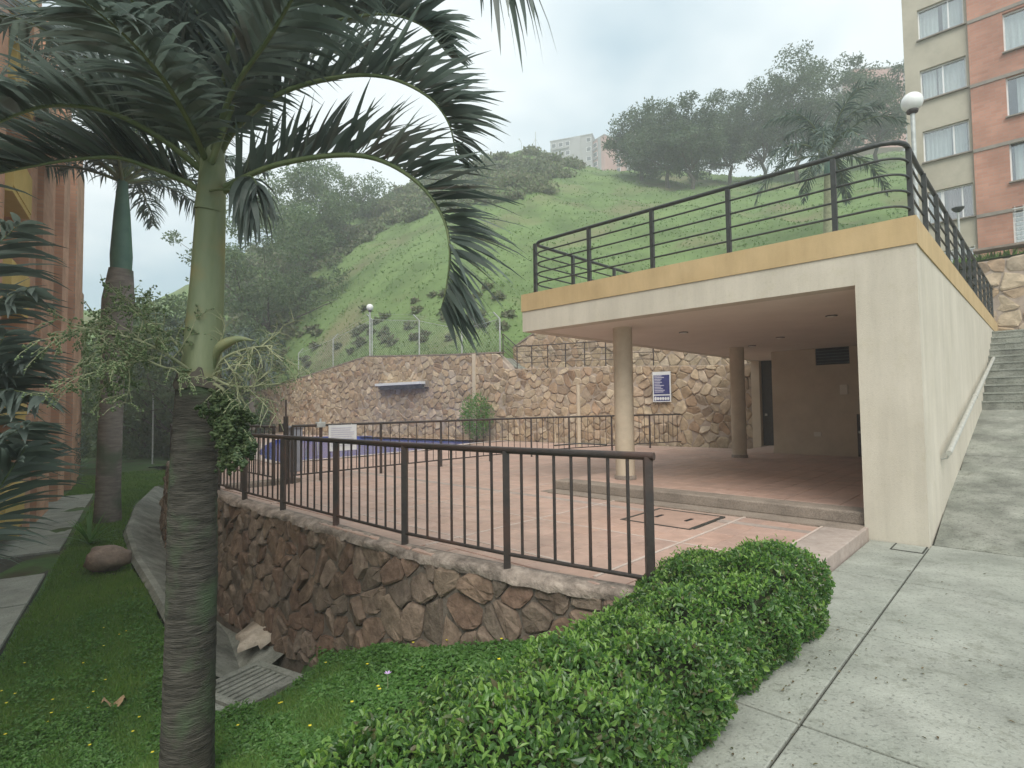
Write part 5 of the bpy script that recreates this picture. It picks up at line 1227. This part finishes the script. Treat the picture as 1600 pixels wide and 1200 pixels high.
FR = [
 ([(352, 292, 4.15), (372, 282, 4.1), (430, 258, 3.95), (517, 243, 3.8), (587, 248, 3.7), (650, 283, 3.6), (690, 335, 3.55), (703, 390, 3.5), (698, 445, 3.5), (690, 480, 3.5)], dict(L0=.60, w=.043, nl=86, start=.10, up=.85, side=.34, fwd=.62, droop=.15, end_scale=.9)),
 ([(335, 262, 4.2), (365, 205, 4.15), (430, 150, 4.0), (520, 122, 3.85), (600, 120, 3.75), (665, 148, 3.7), (700, 190, 3.65), (714, 248, 3.6)], dict(L0=.56, w=.043, nl=74, start=.10, up=.75, side=.32, fwd=.65, droop=.13, end_scale=.6)),
 ([(335, 258, 4.2), (360, 180, 4.2), (410, 100, 4.15), (490, 45, 4.1), (590, 22, 4.0), (660, 40, 3.95), (700, 85, 3.9)], dict(L0=.52, w=.055, nl=74, up=.65, side=.38, fwd=.7, droop=.2)),
 ([(330, 255, 4.25), (345, 150, 4.3), (385, 40, 4.3), (450, -40, 4.2), (540, -70, 4.1), (620, -35, 4.0)], dict(L0=.75, w=.046, nl=70, up=.25, side=.75, droop=.5)),
 ([(325, 255, 4.2), (320, 140, 4.1), (310, 20, 3.9), (290, -120, 3.6), (260, -200, 3.2)], dict(L0=.75, w=.046, nl=72, up=.15, side=.85, droop=.3)),
 ([(322, 258, 4.2), (290, 160, 4.0), (245, 60, 3.8), (180, -30, 3.5), (100, -90, 3.2)], dict(L0=.75, w=.046, nl=72, up=.2, side=.8, droop=.4)),
 ([(320, 262, 4.2), (262, 190, 4.3), (190, 130, 4.4), (110, 70, 4.4), (30, 30, 4.4), (-60, 20, 4.3)], dict(L0=.74, w=.055, nl=72, up=.3, side=.75, droop=.4)),
 ([(315, 300, 4.2), (285, 282, 4.15), (235, 262, 4.05), (180, 246, 3.9), (110, 250, 3.75), (40, 262, 3.6), (-40, 280, 3.4)], dict(L0=.60, w=.046, nl=76, up=.75, side=.4, droop=.15)),
 ([(320, 270, 4.2), (250, 215, 3.9), (170, 175, 3.6), (80, 165, 3.3), (0, 190, 3.0), (-60, 230, 2.8)], dict(L0=.62, w=.05, nl=76, up=.6, side=.55, droop=.2)),
 ([(330, 255, 4.3), (350, 170, 4.9), (380, 90, 5.5), (430, 50, 6.1), (500, 60, 6.6)], dict(L0=.75, w=.046, nl=66, up=.3, side=.8, droop=.4)),
 ([(325, 255, 4.3), (290, 150, 4.8), (240, 70, 5.3), (180, 50, 5.9), (120, 90, 6.3)], dict(L0=.75, w=.046, nl=66, up=.3, side=.8, droop=.4)),
 ([(330, 255, 4.1), (380, 120, 3.9), (440, 0, 3.5), (520, -140, 3.1), (660, -190, 2.6), (740, -130, 2.35), (795, -70, 2.25)], dict(L0=.78, w=.034, nl=26, start=.35, up=.0, side=.25, droop=.55, fwd=.8, end_scale=.9)),
 ([(327, 255, 4.2), (335, 130, 4.4), (330, 10, 4.6), (310, -90, 4.9)], dict(L0=.75, w=.046, nl=60, up=.1, side=.85, droop=.3)),
 ([(327, 258, 4.2), (360, 150, 3.9), (420, 60, 3.6), (470, -20, 3.3), (540, -80, 3.0)], dict(L0=.66, w=.046, nl=64, up=.2, side=.8, droop=.4)),
 ([(325, 258, 4.2), (300, 200, 3.8), (260, 130, 3.4), (200, 60, 3.0), (130, 0, 2.6)], dict(L0=.58, w=.047, nl=64, up=.2, side=.8, droop=.3)),
 ([(327, 260, 4.2), (300, 175, 4.4), (250, 90, 4.7), (190, 20, 5.0), (120, -10, 5.2)], dict(L0=.75, w=.046, nl=64, up=.3, side=.8, droop=.3)),
 ([(327, 260, 4.2), (350, 120, 4.0), (375, 20, 3.8), (400, -70, 3.6)], dict(L0=.75, w=.046, nl=64, up=.1, side=.85, droop=.3)),
 ([(322, 262, 4.2), (280, 215, 4.5), (215, 170, 4.9), (140, 150, 5.3), (60, 170, 5.6)], dict(L0=.75, w=.055, nl=64, up=.5, side=.7, droop=.3)),
 ([(335, 258, 4.2), (380, 170, 4.5), (440, 110, 4.9), (520, 80, 5.2), (600, 90, 5.5)], dict(L0=.75, w=.046, nl=64, up=.5, side=.6, droop=.3)),
]
for i, (c, kw) in enumerate(FR): frond(palm, px_curve(c), .026, seed=i, **kw)
# short torn frond hanging right of the crownshaft
c = px_curve([(352, 300, 4.1), (372, 284, 4.0), (392, 276, 3.9), (402, 290, 3.85)]); frond(palm, c, .02, nl=16, L0=.52, w=.046, start=.45, up=-.1, fwd=.3, side=.35, droop=1.2, seed=77)
c = px_curve([(318, 300, 4.2), (345, 296, 3.95), (380, 300, 3.9), (395, 312, 3.9)]); frond(palm, c, .012, nl=12, L0=.45, w=.05, start=.5, up=-.2, fwd=.3, side=.25, droop=1.4, seed=78)
# flower stalks
def spray(parent, base, main, nsub, lsub, fr, rad, fmat, seed, droop=.3, tmat='twig', nf=12, fsz=.011, spread=.8):
    q = random.Random(seed); c = spline(main, 5); mb = MB(); n = len(c); mb.tube(c, [rad*(1-.6*i/(n-1)) for i in range(n)], 6); ends = []
    for k in range(nsub):
        i = int(n*(.25+.75*k/nsub)); i = min(i, n-1); p = c[i]; T = (c[min(i+1, n-1)]-c[max(i-1, 0)]).normalized()
        d = (T*.7+Vector((q.gauss(0, spread), q.gauss(0, spread), q.gauss(.1, spread)))).normalized(); pts_ = [p]
        for s in range(5): d = (d+Vector((q.gauss(0, .22), q.gauss(0, .22), q.gauss(-droop*.35, .2)))).normalized(); pts_.append(pts_[-1]+d*lsub/5*q.uniform(.7, 1.3))
        mb.tube(pts_, [rad*.45*(1-.12*s) for s in range(6)], 4, cap=False); 
        for s in range(1, 6):
            for _ in range(2):
                d2 = (d+Vector((q.gauss(0, 1), q.gauss(0, 1), q.gauss(-droop*.5, .8)))).normalized(); e = pts_[s]+d2*lsub*q.uniform(.15, .4); e2 = e+d2*lsub*.12+Vector((0, 0, -.02)); mb.tube([pts_[s], e, e2], [rad*.26, rad*.2, rad*.12], 3, cap=False); ends.append((pts_[s], e2))
    o = mb.build('flower_stalk', tmat, parent, origin=c[0])
    if nf:
        Pp = []
        for a, b in ends:
            for _ in range(nf): Pp.append(tuple(a.lerp(b, q.uniform(.1, 1.1))+Vector((q.gauss(0, .008), q.gauss(0, .008), q.gauss(0, .008)))))
        Pp = np.array(Pp); oc = np.array([(1, 0, 0), (0, 1, 0), (-1, 0, 0), (0, -1, 0), (0, 0, 1), (0, 0, -1)])*1.; s = rng.uniform(.7, 1.2, (len(Pp), 1, 1))*fsz
        V_ = (Pp[:, None, :]+oc[None]*s).reshape(-1, 3); T_ = np.array([(0, 1, 4), (1, 2, 4), (2, 3, 4), (3, 0, 4), (1, 0, 5), (2, 1, 5), (3, 2, 5), (0, 3, 5)]); F_ = (np.arange(len(Pp))[:, None, None]*6+T_[None]).reshape(-1, 3)
        lf = npmesh('fruit', V_, F_, fmat, o); lf['kind'] = 'stuff'
    return o
b = D(300, 548, 4.05)
spray(palm, b, px_curve([(305, 585, 4.1), (270, 560, 3.95), (225, 535, 3.85), (170, 520, 3.8), (115, 510, 3.8)]), 17, .34, 0, .013, 'fruit', 1, .1, nf=9, fsz=.009, spread=.6)
spray(palm, b, px_curve([(300, 580, 4.1), (260, 575, 3.9), (215, 560, 3.8), (180, 575, 3.75), (150, 590, 3.75)]), 13, .28, 0, .011, 'fruit', 2, .2, nf=9, fsz=.009, spread=.6)
spray(palm, b, px_curve([(300, 575, 4.1), (270, 530, 4.1), (232, 500, 4.1), (205, 480, 4.1)]), 10, .28, 0, .010, 'fruit', 9, .1, nf=9, fsz=.009, spread=.6)
spray(palm, b, px_curve([(335, 585, 4.05), (350, 560, 3.9), (385, 545, 3.85), (425, 540, 3.8)]), 13, .30, 0, .013, 'fruit', 3, .1, nf=2, fsz=.007, spread=.7)
spray(palm, b, px_curve([(335, 590, 4.05), (352, 600, 3.9), (385, 605, 3.85), (415, 600, 3.8)]), 11, .26, 0, .012, 'fruit', 4, .2, nf=2, fsz=.007, spread=.7)
spray(palm, b, px_curve([(335, 600, 4.05), (350, 610, 3.95), (365, 640, 3.9), (370, 690, 3.9)]), 20, .19, 0, .014, 'fruitd', 5, .9, nf=16, fsz=.016, spread=.5)
mb = MB(); c = spline(px_curve([(335, 575, 4.0), (342, 545, 3.9), (370, 530, 3.85), (398, 532, 3.8)]), 5); mb.tube(c, [.012, .014, .02, .026, .03, .034, .036, .036, .034, .03, .026, .02, .016, .011, .007, .002][:len(c)], 8); mb.build('flower_sheath', 'shaft', palm)
# generic palm
def make_palm(name, label, base, H, rb, rt, shaft_h, nf, FL, L0, w, seed, bulge=None, trunk_m='bark2', shaft_m='shaft2', fm='frond2', nl=40, lean=(0, 0), group=None, dr=1.0):
    q = random.Random(seed); base = Vector(base); t = thing(name, label, 'palm tree', base, group)
    c = [base+Vector((lean[0]*k*k/64, lean[1]*k*k/64, H*k/8)) for k in range(9)]; rr = [rb+(rt-rb)*k/8+(bulge[k] if bulge else 0) for k in range(9)]
    mb = MB(); mb.tube(spline(c, 4), [interp(i/4, range(9), rr) for i in range(33)], 16); mb.build('trunk', trunk_m, t)
    top = c[-1]; mb = MB(); mb.tube([top-Vector((0, 0, .02)), top+Vector((0, 0, shaft_h*.15)), top+Vector((0, 0, shaft_h*.6)), top+Vector((0, 0, shaft_h))], [rt*1.02, rt*1.08, rt*.8, rt*.45], 14); mb.build('crownshaft', shaft_m, t)
    top = top+Vector((0, 0, shaft_h*.95))
    for k in range(nf):
        a = 2*pi*k/nf*1.0+q.uniform(-.2, .2)+(.3 if k % 2 else 0); el = q.choice((.15, .5, .95, 1.25)) if dr != .45 else q.choice((.4, .7, 1.0, 1.3)); l = FL*q.uniform(.85, 1.1); d = Vector((cos(a)*cos(el), sin(a)*cos(el), sin(el))); pts_ = [top]
        for s in range(7): pts_.append(pts_[-1]+d*l/7); d = (d+Vector((0, 0, -.24*dr*(1+.3*s)*.8))).normalized()
        frond(t, pts_, .03*FL/2.5, fm, nl=nl, L0=L0, w=w, up=.3, side=.75, droop=.45, seed=seed*100+k, plum=.35)
    return t
pb = G(168, 818, -1.6)
make_palm('royal_palm', 'grey-trunked royal palm with swollen stem standing on the lawn behind the near palm', (pb.x, pb.y, -1.62), 7.0, .30, .25, 2.6, 19, 4.3, .85, .06, 5, bulge=[.03, .0, .0, .0, .0, .02, .10, .13, .04], nl=74, lean=(.25, 0), dr=.45)
p = hill_pt(1300, 21.5); p2c = D(1297, 352, 21.0)
make_palm('hill_palm', 'pale-stemmed palm standing on the slope just behind the pavilion roof', (p2c.x, 21.0, p2c.z-.35), 2.3, .25, .14, .8, 18, 3.1, .65, .055, 8, trunk_m='twig', nl=44)
p = D(430, 520, 34); make_palm('hill_palm', 'drooping palm among the trees left of the pool wall', (D(395, 560, 33).x, 33, .3), 3.6, .2, .14, .8, 13, 3.2, .6, .06, 14, nl=36, dr=1.4)
p = D(330, 480, 30); make_palm('background_palm', 'dark palm behind the near palm trunk at the end of the lawn', (p.x-1.5, 31, -1.5), 5.4, .22, .16, .9, 13, 3.4, .6, .06, 19, nl=36)
# trunks at end of lawn
for i, (x, yb, w_, lab) in enumerate([(205, 700, .32, 'thick grey trunk at the end of the lawn nearest the brick building'), (228, 702, .22, 'thin pale trunk at the end of the lawn, middle of the row'), (243, 700, .20, 'thin dark trunk at the end of the lawn close behind the near palm')]):
    p = G(x, yb, -1.6); make_palm('background_palm', lab, (p.x, p.y, -1.6), 6.5, w_*.9, w_*.7, .8, 11, 3.3, .6, .07, 30+i, nl=30, lean=(.4-.4*i, 0), group='palms at the end of the lawn')
t = thing('lamp_pole', 'thin white pole standing at the end of the lawn in front of the far palms', 'pole', G(238, 728, -1.6))
p = G(238, 728, -1.6); mb = MB(); mb.tube([p, p+Vector((0, 0, 4.0))], .04, 8); mb.build('pole', 'galv', t); mb = MB(); mb.obox(p+Vector((0, 0, .06)), Vector((.14, 0, 0)), Vector((0, .14, 0)), Vector((0, 0, .06))); mb.build('footing', 'conc', t)

# clump palm at the left edge: leaflets reach into the frame
ar = thing('clump_palm', 'dark clump palm with long drooping leaflets at the left edge of the lawn', 'palm', Vector((-5.1, 4.6, -1.6)))
AR = [([(-170, 1000, 4.4), (-130, 820, 4.3), (-80, 680, 4.2), (-30, 590, 4.1), (10, 520, 4.0)], .62, .055), ([(-180, 1000, 4.2), (-120, 850, 4.0), (-70, 760, 3.9), (-20, 700, 3.8), (50, 660, 3.7)], .55, .05),
      ([(-190, 950, 4.6), (-160, 700, 4.5), (-110, 520, 4.5), (-40, 420, 4.4), (30, 350, 4.4)], .65, .045), ([(-170, 1000, 4.2), (-110, 900, 4.0), (-50, 840, 3.8), (0, 760, 3.7), (40, 700, 3.7)], .5, .045),
      ([(-190, 900, 4.8), (-150, 600, 4.8), (-120, 400, 4.9), (-60, 230, 5.0), (0, 120, 5.1)], .7, .045), ([(-200, 900, 4.8), (-150, 720, 4.6), (-60, 620, 4.4), (0, 570, 4.3), (60, 560, 4.2)], .5, .05),
      ([(-190, 900, 4.6), (-140, 680, 4.6), (-80, 560, 4.5), (-20, 480, 4.5), (50, 450, 4.4)], .55, .05), ([(-170, 1000, 4.2), (-120, 780, 4.2), (-60, 640, 4.1), (0, 610, 4.1), (70, 620, 4.0)], .5, .05)]
for i, (c, l, w) in enumerate(AR): frond(ar, px_curve(c), .02, nl=44, L0=l, w=w, fwd=.75, up=-.15, side=.75, droop=.25, seed=300+i, plum=.22, start=.25)
for i in range(4):
    mb = MB(); mb.tube([Vector((-5.1+.15*i, 4.6, -1.7)), D(-180+8*i, 950, 4.4-.1*i)], [.05, .03], 8); mb.build('stem', 'shaft', ar)

# ================================================================== BROADLEAF TREES
def make_tree(name, label, base, H, Rc, seed, fm='tree', leaf=.22, nclump=60, per=110, trunk_r=.18, crown_lo=.35, squash=.75, group=None, twigs=True):
    q = random.Random(seed); base = Vector(base); t = thing(name, label, 'tree', base, group); mb = MB(); tips = []
    th = H*crown_lo; mb.tube([base-Vector((0, 0, .3)), base+Vector((q.uniform(-.2, .2), 0, th*.5)), base+Vector((q.uniform(-.4, .4), q.uniform(-.3, .3), th))], [trunk_r*1.2, trunk_r, trunk_r*.85], 8, cap=False)
    fork = base+Vector((0, 0, th)); lim = []
    for k in range(7):
        a = 2*pi*k/7+q.uniform(-.4, .4); el = q.uniform(.35, 1.25); L_ = (H-th)*q.uniform(.6, .9); d = Vector((cos(a)*cos(el), sin(a)*cos(el), sin(el))); pts_ = [fork]
        for s in range(4): pts_.append(pts_[-1]+d*L_/4*(Rc/(H-th)*.55+.45)); d = (d+Vector((q.gauss(0, .25), q.gauss(0, .25), q.gauss(.0, .15)))).normalized()
        mb.tube(pts_, [trunk_r*.6, trunk_r*.45, trunk_r*.32, trunk_r*.2, trunk_r*.1], 5, cap=False); lim += pts_[2:]
        for s in range(2, 5):
            for _ in range(2):
                d2 = Vector((q.gauss(0, 1), q.gauss(0, 1), q.gauss(.3, .6))).normalized(); e = pts_[s]+d2*L_*.3; mb.tube([pts_[s], e], [trunk_r*.16, trunk_r*.05], 3, cap=False); lim.append(e)
    mb.build('trunk', 'wood', t)
    cc = base+Vector((0, 0, th+(H-th)*.5)); VV = []; FF = []; off = 0
    for k in range(nclump):
        if k < len(lim) and q.random() < .8: c = lim[k]
        else:
            d = Vector((q.gauss(0, 1), q.gauss(0, 1), q.gauss(0, 1))).normalized()*q.uniform(.45, 1.0); c = cc+Vector((d.x*Rc, d.y*Rc, d.z*(H-th)*.5))
        r = Rc*q.uniform(.14, .30); m_ = int(per*q.uniform(.6, 1.3)); pos = rdir(m_)*rng.uniform(.2, 1, (m_, 1))**.6*[r, r, r*squash]+np.array(c)
        v1, f1 = diam(pos, rdir(m_)+[0, 0, -.15], rdir(m_)+[0, 0, .5], rng.uniform(.6, 1.3, m_)*leaf, rng.uniform(.35, .6, m_)*leaf); VV.append(v1); FF.append(f1+off); off += len(v1)
    lf = npmesh('crown', np.concatenate(VV), np.concatenate(FF), fm, t); lf['kind'] = 'stuff'; return t
# crest trees behind the lawn slope (right)
TR = [(1010, 285, 62, 8.5, 4.4, 'leafy tree at the left end of the row on the crest'), (1052, 300, 58, 10.0, 4.6, 'wide dark tree with an open forked trunk on the crest'), (1090, 300, 56, 9.6, 3.6, 'small forked tree right of the wide dark tree on the crest'),
      (1150, 295, 62, 10.5, 4.2, 'tree with a bright gap beside it in the middle of the crest row'), (1205, 290, 60, 11.5, 4.6, 'rounded tree on the crest behind the roof railing'), (1258, 285, 58, 14.0, 5.2, 'tallest dark tree on the crest right of centre'),
      (1320, 280, 60, 12.5, 5.0, 'broad dark tree behind the hill palm on the crest'), (1385, 270, 62, 11.5, 4.6, 'dark tree on the crest just left of the near apartment block')]
for i, (x, yb, d, h_, rc, lab) in enumerate(TR):
    p = hill_pt(x, d); make_tree('crest_tree', lab, p, h_, rc, 50+i, leaf=.30, nclump=115, per=130, crown_lo=.20, trunk_r=.2, group='trees on the crest of the hill')
# left backdrop trees
TL = [(225, 24.5*1.5, 10, 4.6, 'feathery tree left of the near palm crownshaft beyond the lawn'), (285, 34, 11.5, 4.8, 'tall leafy tree directly behind the near palm'), (350, 38, 11, 4.6, 'mid-green tree right of the near palm trunk'), (420, 42, 12.5, 5, 'tree at the left end of the scrubby hill'),
      (160, 40, 8.5, 4, 'low tree beside the far end of the brick building'), (255, 44, 10, 5, 'dark tree filling the gap at the end of the lawn'), (470, 52, 11.5, 5.0, 'tree on the hill shoulder behind the arching palm frond'), (540, 62, 10.5, 4.6, 'sparse tree on the skyline behind the arching frond')]
for i, (x, d, h_, rc, lab) in enumerate(TL):
    p = hill_pt(x, d) if d > interp(x, HX, HD0) else Vector(((x-800)/FP*d, d, -1.6)); make_tree('backdrop_tree', lab, p, h_, rc, 80+i, fm='treebg', leaf=.26 if d < 45 else .32, nclump=130 if x not in (540, 600) else 60, per=120, crown_lo=.12 if d < 45 else .2, group='trees at the end of the lawn and on the hill shoulder')
# understory mass at the end of the lawn
C2 = []
for k in range(150):
    x = R.uniform(100, 420); d = R.uniform(34, 46); C2.append((Vector(((x-800)/FP*d, d, -1.6+R.random()*2.6)), R.uniform(.6, 1.4)))
VV = []; FF = []; off = 0
for p, r in C2:
    m_ = 140; q = rdir(m_)*(rng.uniform(.3, 1, (m_, 1)))*[r*1.2, r*1.2, r]+[p.x, p.y, p.z]; v1, f1 = diam(q, rdir(m_), rdir(m_), rng.uniform(.18, .35, m_), rng.uniform(.1, .2, m_)); VV.append(v1); FF.append(f1+off); off += len(v1)
stuff(tag(npmesh('undergrowth', np.concatenate(VV), np.concatenate(FF), 'treebg'), 'dense dark undergrowth closing the far end of the lawn', 'undergrowth'))
# small yellow-green shrubs by pool wall, shrub in front of far wall
def shrub(label, base, r, h_, seed, fm='treebg', leaf=.09, n=900, narrow=.35):
    t = thing('shrub', label, 'shrub', base); q = random.Random(seed); mb = MB()
    for k in range(8):
        d = Vector((q.gauss(0, .5), q.gauss(0, .5), 1)).normalized(); mb.tube([base, base+d*h_*.8], [.012, .004], 4, cap=False)
    mb.build('stems', 'wood', t)
    pos = rdir(n)*rng.uniform(.3, 1, (n, 1))**.5*[r, r, h_*.5]+np.array(base)+[0, 0, h_*.52]
    V_, F_ = diam(pos, rdir(n)+[0, 0, .5], rdir(n), rng.uniform(.6, 1.3, n)*leaf, rng.uniform(.6, 1.3, n)*leaf*narrow); lf = npmesh('leaves', V_, F_, fm, t); lf['kind'] = 'stuff'
    return t
p = G(762, 690, 0); s_ = wline_s(760); p = fmap(s_, 0, .7); shrub('small yellow-green shrub against the stone wall at the right end of the pool', p, .75, 2.0, 4, 'cover', .16, 1500, .3)
s_ = wline_s(415); p = fmap(s_, .1, .9); shrub('yellow-green bush in front of the stone wall at the far left of the pool', p, 1.2, 2.0, 5, 'cover', .2, 1500, .3)
p = hill_pt(1405, 20.8)+Vector((-.6, .8, 0)); shrub('bright green bush with long leaves behind the corner of the roof railing', p, .8, 1.6, 6, 'cover', .3, 500, .16)
# spiky plant near rock
sp = G(140, 850, -1.6); t = thing('spiky_plant', 'spiky long-leaved plant in the lawn in front of the royal palm', 'plant', sp)
for k in range(34):
    a = R.uniform(0, 2*pi); el = R.uniform(.35, 1.3); l = R.uniform(.6, 1.0); d = Vector((cos(a)*cos(el), sin(a)*cos(el), sin(el))); s_ = d.cross(Vector((0, 0, 1))).normalized()*.025; pts_ = [sp]
    for s in range(4): pts_.append(pts_[-1]+d*l/4); d = (d+Vector((0, 0, -.18))).normalized()
    w5 = [.8, 1, .8, .5, .03]; vs = []
    for p_, w in zip(pts_, w5): vs += [p_+s_*w, p_-s_*w]
    mb = MB(); mb.add(vs, [(2*i, 2*i+1, 2*i+3, 2*i+2) for i in range(4)], True); mb.build('blade', 'cover', t)
sp = G(95, 760, -1.6); shrub('dark loose shrub beside the brick building and the royal palm', sp, .9, 2.6, 9, 'frond2', .3, 900, .12)
hm = bpy.data.materials.new('haze_air'); hm.use_nodes = True; ht = hm.node_tree; ht.nodes.clear()
ho = ht.nodes.new('ShaderNodeOutputMaterial'); pv = ht.nodes.new('ShaderNodeVolumePrincipled'); pv.inputs['Color'].default_value = (.95, .98, 1, 1); pv.inputs['Density'].default_value = .0030; pv.inputs['Anisotropy'].default_value = .2
ht.links.new(pv.outputs[0], ho.inputs['Volume']); K['haze'] = hm
mb = MB(); mb.hexa([(-262, -32, -3.6), (262, -32, -3.6), (262, 222, -3.6), (-262, 222, -3.6), (-262, -32, 92), (262, -32, 92), (262, 222, 92), (-262, 222, 92)]); stuff(tag(mb.build('haze', 'haze'), 'thin pale daylight haze hanging over the whole hillside', 'haze'))
for o in bpy.data.objects:
    if '_o' in o.keys(): del o['_o']
